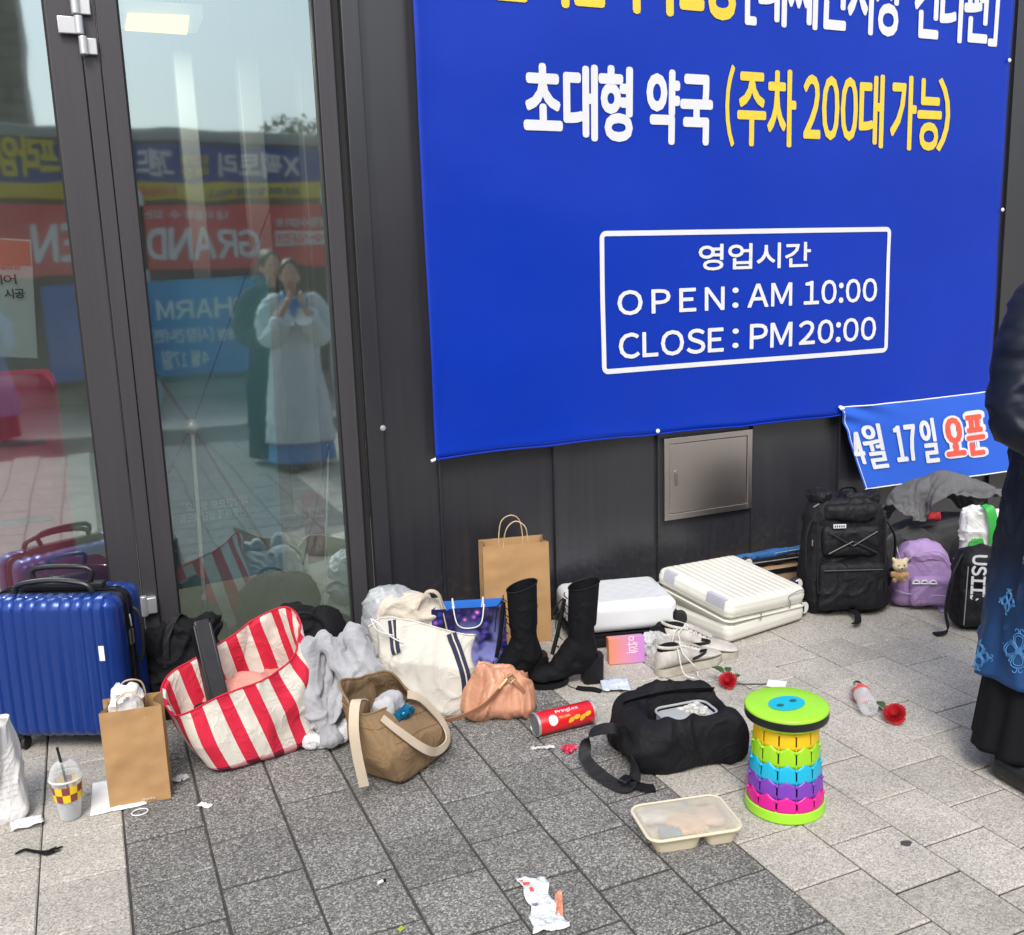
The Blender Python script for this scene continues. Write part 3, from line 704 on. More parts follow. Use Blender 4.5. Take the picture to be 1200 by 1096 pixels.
# ---------------- across the street: what the window mirrors ----------------
def mp(x, y, yv):
    p = P(x, y, yv); return Vector((p.x, -yv, p.z))
M_blue2 = mat('signboard blue', (.02, .05, .26), .5, .1, 3); M_ylw2 = mat('signboard yellow', (.62, .50, .02), .5, .1, 3); M_red2 = mat('tent banner red', (.60, .045, .05), .5, .08, 3); M_brick = mat('brick facade', (.22, .20, .165), .85, .12, 9, .4, 30); M_conc = mat('pale parapet', (.42, .40, .34), .8, .1, 2)
def mboard(name, q, yv, m, par, th=.1, dz=0):
    a = mp(q[0], q[3], yv); b_ = mp(q[2], q[1], yv); zt_ = (mp(q[0], q[1], yv).z+mp(q[2], q[1], yv).z)/2; zb_ = (mp(q[0], q[3], yv).z+mp(q[2], q[3], yv).z)/2
    mb = MB(); mb.box(((a.x+b_.x)/2-par.location.x, -yv-par.location.y-th/2+dz, (zt_+zb_)/2-par.location.z), (abs(b_.x-a.x), th, zt_-zb_)); return mb.build(name, m, par, smooth=False), (a.x, b_.x, zb_, zt_)
bd = root('market_building', (1, -10, 0), 0, 'low shop building across the street with blue and yellow signboard, mirrored in the window', 'building')
mb = MB(); mb.box((1.5, -2.6, 1.66), (12, 5, 3.32)); mb.build('wall', M_conc, bd, smooth=False)
mb = MB(); mb.box((1.5, -.16, 3.36), (12.2, .3, .16)); mb.build('parapet', M_conc, bd, bevel=.02)
for i in range(6):
    mb = MB(); mb.box((-3.4+i*1.9, -.05, 1.2), (1.5, .1, 1.9)); wv = mb.build('window', mat('shop window', (.05, .06, .07), .15), bd, smooth=False) if i == 0 else None
    if wv is None:
        o = bpy.data.objects.new('window', w0.data); COL.objects.link(o); o.parent = bd; o.location = (i*1.9, 0, 0)
        mb = None
    else: w0 = wv
o, bb = mboard('signboard', (-260, 168, 420, 212), 9.6, M_blue2, bd, .25)
o, bb2 = mboard('signboard_strip', (-260, 212, 420, 232), 9.6, M_ylw2, bd, .26)
def mtext(txt, x0, x1, y0, y1, yv, m, par, bold=.03, dz=.02):
    a = mp(x0, (y0+y1)/2, yv); b_ = mp(x1, (y0+y1)/2, yv); zt_ = mp((x0+x1)/2, y0, yv).z; zb_ = mp((x0+x1)/2, y1, yv).z
    me = text_mesh(txt, (-b_.x, -a.x, zb_, zt_), bold)  # faces +y: mirrored back into place
    for v in me.vertices: v.co = Vector((-v.co.x, -yv+dz+v.co.y*3, v.co.z))-par.location
    obj('lettering', me, m, par)
mtext('X팩토리', 255, 350, 180, 208, 9.6, M_wh2, bd, .05); mtext('창고형', 214, 244, 180, 192, 9.6, M_ylw2, bd); mtext('매장', 214, 244, 194, 207, 9.6, M_ylw2, bd); mtext('그랜드', 160, 205, 172, 206, 9.6, M_wh2, bd, .05)
mtext('프라임', 0, 66, 160, 205, 9.6, M_ylw2, bd, .05)
mtext('국내 최대 할인매장 No.1', 246, 352, 219, 229, 9.6, M_blue2, bd)
mtext('창고대방출', 165, 210, 217, 227, 9.6, M_redp, bd)
tn = root('grand_opening_banner', (1, -9, 0), 0, 'red grand opening banner strung on posts across the street, mirrored in the window', 'banner')
mboard('sheet', (-160, 240, 420, 318), 9, M_red2, tn, .02)
mtext('GRAND', 172, 305, 268, 306, 9, M_wh2, tn, .05); mtext('OPEN', 36, 165, 262, 304, 9, M_wh2, tn, .05); mtext('내 마음에 수 있는', 168, 268, 246, 258, 9, M_wh2, tn)
mtext('대형수입마트', 320, 385, 254, 266, 9, M_wh2, tn); mboard('print_band', (322, 271, 386, 290), 8.97, M_wh2, tn, .01)
mtext('수입전', 324, 384, 274, 287, 8.95, M_redp, tn)
mb = MB()
for x in (-1.9, .3, 2.5): mb.box((x-.5, -.03, 1.3), (.06, .06, 2.6))
mb.build('post', M_alu, tn)
pb = root('pharmacy_board', (1.2, -8.8, 0), 0, 'blue pharmacy board standing across the street, mirrored in the window', 'sign board')
mboard('board', (60, 330, 300, 440), 8.8, mat('board blue', (.03, .12, .42), .5), pb, .04)
mtext('PHARM', 182, 292, 349, 373, 8.8, M_wh2, pb, .04); mtext('초대형 [시장건너편]', 176, 292, 384, 400, 8.8, M_wh2, pb); mtext('4월 17일', 190, 246, 410, 430, 8.8, M_wh2, pb)
mb = MB()
for x in (-.9, .9): mb.box((x, -.03, .3), (.05, .05, .6))
mb.build('post', M_alu, pb)
tw = root('brick_building', (-3.2, -13, 0), 0, 'tall brick building behind the low shops, mirrored in the glass door', 'building')
mb = MB(); mb.box((1.0, -2, 3.2), (3.6, 4, 6.4)); mb.build('wall', M_brick, tw, smooth=False)
mb = MB()
for i in range(30):
    mb.box((1.0, .005, .2+.2*i), (3.6, .012, .012))
    for j in range(9): mb.box((-.6+.4*j+(.2 if i % 2 else 0), .005, .3+.2*i), (.012, .012, .19))
o = mb.build('mortar', mat('mortar', (.12, .11, .10), .9), tw, smooth=False); tag(o, kind='stuff')
for i in range(3): mb = MB(); mb.box((.9, .03, 3.6+i*.9), (1.4, .06, .1)); mb.build('ledge', M_brick, tw)
# street trees above the parapet, far
def tree(loc, h, r, lab, seed):
    rnd = random.Random(seed); t = root('tree', loc, 0, lab, 'tree', 'trees across the street')
    mb = MB(); mb.tube([(0, 0, 0), (.05, 0, h*.35), (0, .03, h*.6), (.03, 0, h*.85)], [.11, .08, .05, .02], 8, smooth=4)
    for i in range(7): a = rnd.uniform(0, 6.28); mb.tube([(0, 0, h*(.45+.05*i)), (cos(a)*r*.5, sin(a)*r*.5, h*(.6+.05*i)), (cos(a)*r*.8, sin(a)*r*.8, h*(.68+.04*i))], [.04, .02, .008], 5)
    mb.build('trunk', mat('bark', (.09, .07, .05), .9), t)
    mb = MB()
    for i in range(1500):
        a = rnd.uniform(0, 6.28); q = rnd.random()**.4; z = rnd.uniform(-1, 1); rr = sqrt(1-z*z)*r*q
        p = Vector((cos(a)*rr, sin(a)*rr, h*.78+z*h*.22*q)); s_ = rnd.uniform(.04, .09)
        R = Matrix.Rotation(rnd.uniform(0, 6), 3, (rnd.random(), rnd.random(), rnd.random()+.1))
        mb.add([p+R @ Vector(v)*s_ for v in ((-1, 0, 0), (0, -.5, 0), (1, 0, 0), (0, .5, 0))], [(0, 1, 2, 3)])
    o = mb.build('crown', mat('leaves', (.045, .08, .02), .7, .3, 3), t, smooth=False); tag(o, kind='stuff')
tree((3.4, -12.6, 0), 4.1, .9, 'leafy street tree rising behind the low shops, mirrored in the window', 3)
# ---------------- shared builders for the luggage ----------------
def Zat(px, py, x, y):
    d = ray(px, py); t = (x*d.x+(y+CD)*d.y)/(d.x*d.x+d.y*d.y); return CH+d.z*t
def rbox(w, d, h, r, res, disp=None, c=(0, 0, 0), zbase=True, skip_top=False, mb=None, mi=0, ru=None):
    """box with rounded edges on an even grid; disp(p, n, q) returns an offset; q = position in unit coords (-1..1)"""
    mb = mb or MB(); idx = {}; vs = []; fs = []
    nx, ny, nz = max(3, int(w/res)), max(3, int(d/res)), max(3, int(h/res)); half = Vector((w/2, d/2, h/2)); r = min(r, w/2*.99, d/2*.99, h/2*.99)
    C = Vector(c)+Vector((0, 0, h/2 if zbase else 0))
    def put(p):
        k = (round(p[0], 5), round(p[1], 5), round(p[2], 5))
        if k in idx: return idx[k]
        P_ = Vector(p); inn = Vector([max(-half[i]+r, min(half[i]-r, P_[i])) for i in range(3)]); n = P_-inn
        n = n.normalized() if n.length > 1e-9 else Vector((0, 0, 1)); q = inn+n*r
        # interior points of a face: keep them on the face
        for i in range(3):
            if abs(abs(P_[i])-half[i]) < 1e-7 and all(abs(P_[j]) <= half[j]-r for j in range(3) if j != i): q = P_.copy(); n = Vector((0, 0, 0)); n[i] = 1 if P_[i] > 0 else -1
        u = Vector((q.x/half.x, q.y/half.y, q.z/half.z))
        if disp: q = q+disp(q, n, u)
        idx[k] = len(vs); vs.append(q+C); return idx[k]
    def face(f, n1, n2):
        for i in range(n1):
            for j in range(n2): fs.append((put(f(i/n1, j/n2)), put(f((i+1)/n1, j/n2)), put(f((i+1)/n1, (j+1)/n2)), put(f(i/n1, (j+1)/n2))))
    X, Y, Z_ = half
    face(lambda a, b: (-X+2*X*a, -Y, -Z_+2*Z_*b), nx, nz); face(lambda a, b: (X-2*X*a, Y, -Z_+2*Z_*b), nx, nz)
    face(lambda a, b: (X, -Y+2*Y*a, -Z_+2*Z_*b), ny, nz); face(lambda a, b: (-X, Y-2*Y*a, -Z_+2*Z_*b), ny, nz)
    face(lambda a, b: (-X+2*X*a, Y-2*Y*b, -Z_), nx, ny)
    if not skip_top: face(lambda a, b: (-X+2*X*a, -Y+2*Y*b, Z_), nx, ny)
    return mb.add(vs, fs, mi)
def se(th, n):
    c, s = cos(th), sin(th); k = (abs(c)**n+abs(s)**n)**(-1/n); return c*k, s*k
def tote(w0, d0, w1, d1, rim, lean=(0, 0), n0=5, n1=2.6, amp=.008, seed=0, fs=5., stretch=(1, 1, .5), depth=.55, NA=120, NH=56, th=.006, bulge=.06, pinch=None, dispf=None):
    """open soft bag: shell from the base up to rim(theta) and back down inside; returns (outer MB, inner MB)"""
    def pos(u, t, inset=0.):
        a = 2*pi*u-pi; zr = rim(a); n = n0+(n1-n0)*t; cx, cy = se(a, n)
        w = (w0+(w1-w0)*t)/2; d = (d0+(d1-d0)*t)/2; b = 1+bulge*sin(pi*min(1, t*1.1))
        e = 1-.16*max(0, 1-t/.10)**2
        x = cx*(w*b*e-inset); y = cy*(d*b*e-inset); z = zr*t
        q = Vector((x*stretch[0], y*stretch[1], z*stretch[2]))*fs+Vector((seed*3.7, seed, 0))
        k = amp*(crease(q)*1.1+noise.noise(q*.45)*1.5)*min(1, .25+t*1.6)
        nrm = Vector((cx/max(w, .01), cy/max(d, .01), 0)).normalized()
        p = Vector((x, y, z))+nrm*k+Vector((lean[0]*t, lean[1]*t, 0))
        if dispf: p = dispf(p, a, t)
        return p
    o = MB(); o.grid(lambda u, v: pos(u, v), NA, NH, cu=True, capb=True)
    i = MB(); i.grid(lambda u, v: pos(u, 1-v*depth, th if v > .001 else 0.0), NA, 20, cu=True, capt=True, flip=False)
    return o, i, pos
def fold_disp(amp, fs, seed, st=(1, 1, 1)):
    def f(p, n, u=None):
        q = Vector((p.x*st[0], p.y*st[1], p.z*st[2]))*fs+Vector((seed*5.1, seed*2.3, seed))
        return n*(amp*(crease(q)*1.0+noise.noise(q*.4)*1.3))
    return f
def facing(x, y): return -atan2(x, y+CD)
M_blk = mat('black nylon', (.0075, .0075, .010), .62, .25, 20, .35, 400, spec=.3, wr=.3, wrs=10)
M_blk2 = mat('black fabric', (.007, .007, .009), .8, .25, 12, .3, 300, spec=.2, wr=.3, wrs=9)
M_bpl = mat('black plastic', (.009, .009, .010), .38, .1)
M_rub = mat('black rubber', (.015, .015, .016), .6, .1)
M_zip = mat('zip metal', (.55, .55, .55), .35, metal=.9)
M_kraft = mat('kraft paper', (.40, .235, .105), .75, .10, 9, .25, 90, wr=.07, wrs=4); M_cord = mat('paper cord', (.55, .40, .24), .8, .1, 60)
M_paper = mat('white paper', (.74, .74, .74), .8, .05, 20, .1, 90)

# ---- blue suitcase ----
def shell(w, d, h, r, ribs, amp, res=.009, axis=0, sides=True):
    def disp(p, n, u):
        t = (p[axis]/(w if axis == 0 else (d if axis == 1 else h))+.5)*ribs; fr = abs((t % 1)-.5)*2
        lim = 1 if abs(u[axis]) < .86 else 0
        return n*(-amp*lim*max(0, 1-((1-fr)/.30)**2))
    return rbox(w, d, h, r, res, disp)
def wheel_pair(par, x, y, s=1., m=M_rub, hub=None, z=0):
    mb = MB(); mb.box((x, y, z+.052*s), (.03*s, .034*s, .022*s)); mb.box((x, y, z+.036*s), (.008*s, .02*s, .04*s)); h = mb.build('wheel_housing', M_bpl, par, bevel=.003)
    mb = MB()
    for dx in (-.011*s, .011*s): mb.tube([(x+dx-.006*s, y, z+.024*s), (x+dx+.006*s, y, z+.024*s)], .024*s, 20)
    mb.build('wheel', m, h, bevel=.003)
x0_, y0_ = -.192, -.366; rz = radians(-27)
bs = root('suitcase', (-.192+.105*.454, -.366+.105*.891, 0), rz, 'metallic blue ribbed hard-shell suitcase standing upright by the glass door', 'suitcase')
M_blue = mat('metallic blue shell', (.007, .040, .235), .30, .08, 4, .04, 120, metal=.35, coat=.25)
mb = shell(.43, .105, .465, .042, 12, .0055, .007); mb.v = [(x, y-.058, z+.055) for x, y, z in mb.v]; mb.build('front_shell', M_blue, bs)
mb = shell(.43, .105, .465, .042, 12, .0055, .012); mb.v = [(x, y+.058, z+.055) for x, y, z in mb.v]; mb.build('back_shell', M_blue, bs)
mb = rbox(.426, .05, .461, .04, .02); mb.v = [(x, y, z+.057) for x, y, z in mb.v]; mb.build('zip_band', M_blk, bs)
def rrect(w, h, r, n=6, z0=0):
    out = []
    for cx, cz, a0 in ((w/2-r, h-r, 0), (-w/2+r, h-r, 90), (-w/2+r, r, 180), (w/2-r, r, 270)):
        for k in range(n+1): a = radians(a0+90*k/n); out.append((cx+r*cos(a), cz+r*sin(a)+z0))
    return out
for yy in (-.012, .012):
    mb = MB(); mb.tube([(x, yy, z) for x, z in rrect(.432, .467, .045, 6, .054)], .0035, 6, closed=True); mb.build('zip_tape', M_blk2, bs)
mb = MB(); mb.tube([(-.125, -.05, .525), (-.105, -.05, .552), (0, -.05, .565), (.105, -.05, .552), (.125, -.05, .525)], .011, 10, flat=.8, smooth=5); mb.build('top_handle', M_bpl, bs)
mb = MB(); mb.box((0, .012, .53), (.27, .03, .02)); mb.tube([(-.09, .012, .54), (-.085, .012, .585), (.085, .012, .585), (.09, .012, .54)], .009, 8, smooth=4); mb.build('pull_handle', M_bpl, bs, bevel=.004)
mb = MB(); mb.box((.214, -.005, .36), (.008, .02, .05)); mb.tube([(.222, -.02, .44), (.226, -.022, .40)], .003, 6); mb.build('zip_pull', M_zip, bs, bevel=.002)
mb = MB(); mb.tube([(.216, .02, .45), (.236, .02, .42), (.236, .02, .30), (.216, .02, .27)], .006, 8, smooth=4); mb.build('side_handle', M_bpl, bs)
mb = MB(); mb.box((.165, -.1125, .345), (.017, .002, .048)); mb.build('sticker', M_paper, bs)
for wx in (-.16, .17):
    for wy in (-.06, .07): wheel_pair(bs, wx, wy)

# ---- tall paper carrier helper ----
def paper_bag(name, w, d, h, loc_, rz, lab, cat='paper bag', m=M_kraft, inner=None, seed=1, hand=.07, topw=1.0, cordm=M_cord, handw=.42, crease=True, amp=.003, flare=0.):
    r_ = root(name, loc_, rz, lab, cat)
    def pt(u, t, ins=0):
        a = u*4; k = int(a) % 4; f = a-int(a); W2, D2 = w/2-ins, d/2-ins
        cs_ = [(-W2, -D2), (W2, -D2), (W2, D2), (-W2, D2)]; p, q = cs_[k], cs_[(k+1) % 4]
        x = p[0]+(q[0]-p[0])*f; y = p[1]+(q[1]-p[1])*f
        if crease and k in (1, 3): x += (-.018 if k == 1 else .018)*sin(pi*f)*min(1, t*1.4)
        sx = 1+(topw-1)*t; x *= sx; z = h*t
        q3 = Vector((x*9, y*9, z*9+seed*3)); dn = amp*(ridged(q3, 2)+.8*noise.noise(q3*2.3))
        if k in (0, 2): y += dn*(1 if k else -1)*min(1, sin(pi*f)*3+.1)
        else: x += dn*min(1, sin(pi*f)*3)
        y += flare*t*(1 if k == 2 else -1 if k == 0 else 0)
        return Vector((x, y, z))
    mb = MB(); mb.grid(lambda u, v: pt(u, v), 64, 36, cu=True, capb=True); mb.build('body', m, r_, ang=25)
    mb = MB(); mb.grid(lambda u, v: pt(u, 1-v*.9, .0012 if v > .001 else 0), 64, 12, cu=True, capt=True); mb.build('lining', inner or m, r_, ang=25)
    for sy in (-1, 1):
        mb = MB(); y = sy*(d/2-.004+flare); hw = w*handw/2
        mb.tube([(-hw, y, h-.035), (-hw, y+sy*.002, h+.01), (-hw*.75, y+sy*.008-.01, h+hand*.75), (0, y-.012, h+hand), (hw*.75, y+sy*.008-.01, h+hand*.75), (hw, y+sy*.002, h+.01), (hw, y, h-.035)], .0024, 7, smooth=6); mb.build('handle', cordm, r_)
    return r_
pb = paper_bag('paper_bag', .165, .10, .29, (.018, -.745, 0), -.12, 'small brown kraft bag with a white wad inside, standing between cup and striped tote', seed=3, hand=.055, amp=.005)
mb = rbox(.085, .05, .13, .02, .008, fold_disp(.012, 16, 2)); mb.v = [(x-.01, y, z+.215) for x, y, z in mb.v]; w_ = mb.build('tissue', M_paper, None); tag(w_, 'crumpled white receipt and tissue stuffed in the small brown kraft bag', 'tissue'); w_.location = (.018, -.745, 0); w_.rotation_euler = (0, 0, -.12)
me = text_mesh('thanks', (.005, .04, .012, .02), .04); 
for v in me.vertices: v.co.y = -.0575-v.co.y
obj('lettering', me, mat('pale print on kraft', (.62, .5, .36), .7), pb)
# ---- white bag at the left edge ----
M_canw = mat('white canvas', (.66, .66, .66), .85, .06, 8, .3, 260, wr=.38, wrs=7)
wb = root('shopping_bag', (-.375, -.70, 0), .15, 'white printed shopping bag cut off by the left edge of the photo', 'bag')
o, i, pos = tote(.20, .12, .15, .09, lambda a: .27+.02*cos(a), lean=(.0, .0), amp=.012, seed=4, fs=6, n1=3)
o.build('body', M_canw, wb); i.build('lining', M_canw, wb)
mb = MB(); mb.strap([(.03, -.05, .20), (.035, -.056, .262), (.03, -.05, .31), (-.05, -.045, .33)], .016, .003, (1, 0, 0)); mb.build('handle', M_blk, wb)
for k in range(9):
    me = text_mesh(['everyday care', 'beauty and health', 'open since', 'for your family', 'good things here', 'daily market', 'fresh and kind', 'thank you', 'see you again'][k], (-.02, .072-.004*(k % 3), .205-.016*k, .212-.016*k), 0)
    for v in me.vertices:
        a = atan2(-1, v.co.x/.08); p = pos((a+pi)/(2*pi), v.co.z/.27); v.co = Vector((p.x, p.y-.0035, v.co.z))
    obj('lettering', me, mat('grey print', (.35, .35, .36), .7) if k == 0 else MATS['grey print'], wb)
mb = MB(); mb.grid(lambda u, v: (.04+.08*u, -.10-.0*u+.07*v-.02*u, .004+.012*u*(1-v)+.006*noise.noise(Vector((u*3, v*3, 0)))), 10, 8); o = mb.build('loose_flap', M_canw, wb, solid=.001)
# ---- iced drink cup ----
cp = root('plastic_cup', (-.172, -.782, 0), .2, 'clear plastic drink cup with domed lid and yellow and brown chequered sleeve', 'cup')
def clear(name, tint=(.95, .97, .97), rough=.05, fac=.75, white=(.8, .8, .8)):
    m = bpy.data.materials.new(name); m.use_nodes = True; b = NB(m); b.n.remove(b.b); MATS[name] = m
    t = b.new('ShaderNodeBsdfTransparent'); t.inputs[0].default_value = (*tint, 1); p = b.new('ShaderNodeBsdfPrincipled'); p.inputs['Base Color'].default_value = (*white, 1); p.inputs['Roughness'].default_value = rough
    lw = b.new('ShaderNodeLayerWeight'); lw.inputs[0].default_value = .35; mr = b.new('ShaderNodeMapRange'); mr.inputs[3].default_value = 1-fac; mr.inputs[4].default_value = 1
    b.link(lw.outputs['Facing'], mr.inputs[0]); mx = b.new('ShaderNodeMixShader'); b.link(mr.outputs[0], mx.inputs[0]); b.link(t.outputs[0], mx.inputs[1]); b.link(p.outputs[0], mx.inputs[2]); b.link(mx.outputs[0], b.n.get('Material Output').inputs[0]); return m
M_clear = clear('clear plastic', fac=.88); M_film = clear('clear film', rough=.15, fac=.6)
mb = MB(); mb.lathe([(.001, .002), (.027, .002), (.028, .004), (.041, .118), (.0435, .12), (.0435, .124), (.041, .124)], 40); mb.build('cup_wall', M_clear, cp)
mb = MB(); mb.lathe([(.001, .006), (.0265, .006), (.0325, .05), (.001, .051)], 32); mb.build('meltwater', clear('cloudy water', (.80, .84, .86), .1, .55, (.62, .66, .68)), cp)
mb = MB(); mb.lathe([(.0445, .122), (.0445, .130), (.042, .132), (.040, .145), (.033, .160), (.022, .169), (.012, .172)], 40); mb.build('dome_lid', M_clear, cp)
mb = MB(); mb.lathe([(.0447, .121), (.0462, .124), (.0447, .128)], 40); mb.build('lid_rim', clear('lid edge', fac=.35, white=(.85, .87, .88)), cp)
M_cy, M_cb = mat('yellow sleeve', (.80, .55, .01), .5, .03), mat('brown sleeve', (.22, .05, .045), .5, .05)
mb = MB(); nsq = 12
for r_ in range(2):
    for k in range(nsq):
        za, zb = .062+.023*r_, .085+.023*r_; vs = []
        for z in (za, zb):
            for s in range(5):
                a = 2*pi*(k+s/4)/nsq; rr = .0283+(z-.004)*.114+.0012; vs.append((rr*cos(a), rr*sin(a), z))
        mb.add(vs, [(s, s+1, s+6, s+5) for s in range(4)], mi=(k+r_) % 2)
mb.build('sleeve', [M_cy, M_cb], cp)
mb = MB(); mb.tube([(.010, .0, .012), (-.012, .002, .215)], .0035, 8); mb.build('straw', M_bpl, cp)
# ---- striped tote ----
def stripe_mat():
    m = mat('red and cream stripes', (.5, .5, .5), .85, .05, 8, .25, 260, wr=.38, wrs=7); b = NB(m); uv = b.new('ShaderNodeUVMap'); sx = b.new('ShaderNodeSeparateXYZ'); b.link(uv.outputs[0], sx.inputs[0])
    a = b.new('ShaderNodeMath', operation='MULTIPLY'); a.inputs[1].default_value = 17; b.link(sx.outputs[0], a.inputs[0]); f = b.new('ShaderNodeMath', operation='FRACT'); b.link(a.outputs[0], f.inputs[0])
    c = b.new('ShaderNodeMath', operation='GREATER_THAN'); c.inputs[1].default_value = .47; b.link(f.outputs[0], c.inputs[0])
    # bottom band: shadow at the tote's foot painted into the stripe colours
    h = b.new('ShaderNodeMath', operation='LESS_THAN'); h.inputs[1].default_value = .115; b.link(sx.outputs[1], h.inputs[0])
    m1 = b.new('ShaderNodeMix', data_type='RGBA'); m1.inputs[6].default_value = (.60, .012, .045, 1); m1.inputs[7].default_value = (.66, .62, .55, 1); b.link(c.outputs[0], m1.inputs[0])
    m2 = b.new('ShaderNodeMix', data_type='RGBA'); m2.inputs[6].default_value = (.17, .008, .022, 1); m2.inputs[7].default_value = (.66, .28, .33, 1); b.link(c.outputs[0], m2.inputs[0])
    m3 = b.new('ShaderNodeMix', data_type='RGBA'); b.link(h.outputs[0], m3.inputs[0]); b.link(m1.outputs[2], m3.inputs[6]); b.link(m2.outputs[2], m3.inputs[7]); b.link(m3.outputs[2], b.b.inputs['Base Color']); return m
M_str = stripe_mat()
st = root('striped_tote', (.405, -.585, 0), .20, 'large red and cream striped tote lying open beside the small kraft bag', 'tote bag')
def uvp(u, v): return (u, v)
o, i, spos = tote(.41, .25, .40, .235, lambda a: .300+.092*cos(a-.1)+.026*sin(a)+.014*sin(3*a+1)+.012*sin(2*a+.4), lean=(-.085, .0), amp=.018, seed=8, fs=4.5, n0=4.5, n1=2.9, bulge=.03, depth=.7, stretch=(1, 1, .35), NA=160)
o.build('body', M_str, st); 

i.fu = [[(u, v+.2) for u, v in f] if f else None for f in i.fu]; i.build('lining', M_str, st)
mb = MB(); mb.tube([spos(k/80, 1.0)+Vector((0, 0, .001)) for k in range(80)], .003, 6, closed=True); mb.build('hem', mat('red hem', (.5, .01, .03), .8), st)
mb = rbox(.26, .16, .17, .05, .012, fold_disp(.02, 9, 3)); mb.v = [(x-.02, y+.02, z+.045) for x, y, z in mb.v]; pk = mb.build('garment', mat('salmon pink cloth', (.62, .27, .22), .85, .1, 10, .3, 200, wr=.38, wrs=7), None); tag(pk, 'salmon pink garment lying inside the striped tote', 'clothing'); pk.location = st.location; pk.rotation_euler = st.rotation_euler
# black folded umbrella with gold charm
um = root('folded_umbrella', (.405, -.585, 0), .20, 'black folded umbrella with gold star charm sticking out of the striped tote', 'umbrella')
Lb = lambda v: v
M_lth = mat('black ribbed leather', (.014, .014, .015), .42, .2, 20, .3, 120); M_gold = mat('gold charm', (.70, .48, .22), .3, metal=.9)
p0, p1 = Vector((-.150, -.045, .175)), Vector((-.150, .075, .425))
dv = (p1-p0); R = dv.to_track_quat('Z', 'Y').to_matrix(); LN = dv.length
def ubox(c, s_, nm, m=M_lth, bev=.003):
    mb = MB(); mb.box((0, 0, 0), s_); mb.v = [tuple(R @ (Vector(v)+Vector(c))+p0) for v in mb.v]; return mb.build(nm, m, um, bevel=bev)
ubox((0, 0, LN*.52), (.050, .034, LN), 'case', bev=.006); ubox((0, -.019, LN*.55), (.022, .008, LN*.86), 'ridge', M_bpl)
for sx in (-1, 1): ubox((sx*.024, -.004, LN*.5), (.010, .044, LN*.95), 'rail', M_bpl)
for k in range(6): ubox((0, -.0245, LN*(.22+.12*k)), (.012, .004, .010), 'slot', M_alu if k == 3 else M_lth, .001)
ubox((-.004, -.004, .012), (.078, .050, .060), 'grip', M_lth, .012); ubox((.045, .0, .012), (.06, .05, .05), 'pouch', M_blk, .014)
mb = MB()
for q, s in ((p0+R @ Vector((-.012, -.024, .235)), .013), (p0+Vector((-.02, -.045, .035)), .014)):
    vs = [q]+[q+R @ Vector((cos(pi*k/5)*s*(1 if k % 2 == 0 else .42), -.001, sin(pi*k/5)*s*(1 if k % 2 == 0 else .42))) for k in range(10)]
    mb.add(vs, [(0, 1+k, 1+(k+1) % 10) for k in range(10)])
mb.build('star_charm', M_gold, um, solid=.002)
mb = MB(); mb.tube([p0+Vector((.01, -.040, .05)), p0+Vector((.025, -.05, .03)), p0+Vector((.005, -.05, .015))], .0025, 6, smooth=4); mb.build('charm_cord', M_gold, um)
# ---- black bags behind ----
def heap(name, prims, m, loc_, rz, lab, cat, vox=.0065, amp=.012, fs=9, seed=0, st=(1, 1, 1), sm=4, group=None):
    mb = MB()
    for p in prims:
        if len(p) == 4: mb.cap(*p)
        else: mb.ell(p[0], p[1], 20, 12, Matrix.Rotation(p[2][0], 3, 'X') @ Matrix.Rotation(p[2][1], 3, 'Y') @ Matrix.Rotation(p[2][2], 3, 'Z') if len(p) > 2 else None)
    fd = fold_disp(amp, fs, seed, st)
    me = remesh(mb, vox, name, sm, lambda c, n: fd(c, n)); 
    for v in me.vertices:
        if v.co.z < .002: v.co.z = .002+.0*v.co.z
    o = obj(name, me, m); o.location = loc_; o.rotation_euler = (0, 0, rz); tag(o, lab, cat, group); me.name = name; return o
o1 = heap('black_bag', [((0, 0, .13), (.17, .10, .15)), ((-.02, 0, .24), (.14, .07, .09)), ((.02, -.02, .30), (.06, .04, .05)), ((.10, -.01, .30), (.07, .035, .055)), ((-.08, 0, .07), (.10, .10, .09)), ((.12, 0, .12), (.09, .09, .13))], M_blk2, (.19, -.20, 0), -.1, 'slumped black cloth bag behind the blue suitcase and striped tote', 'bag', amp=.014, seed=3)
mb = MB(); mb.strap([(-.04, -.09, .20), (-.03, -.07, .30), (.01, -.03, .36), (.04, .02, .30)], .02, .004, (1, .2, 0)); mb.build('strap', M_blk, o1)
o1 = heap('black_bag', [((0, 0, .15), (.16, .11, .15)), ((-.02, 0, .24), (.12, .09, .085)), ((.08, -.02, .18), (.09, .09, .12))], M_blk2, (.60, -.20, 0), 0, 'rounded black bag between the striped tote and the grey fleece', 'bag', amp=.010, seed=7)
mb = MB(); mb.tube([(-.09, -.09, .15), (-.06, -.10, .27), (.0, -.09, .315), (.07, -.09, .27), (.09, -.09, .16)], .006, 8, smooth=6); mb.build('handle', M_blk, o1)
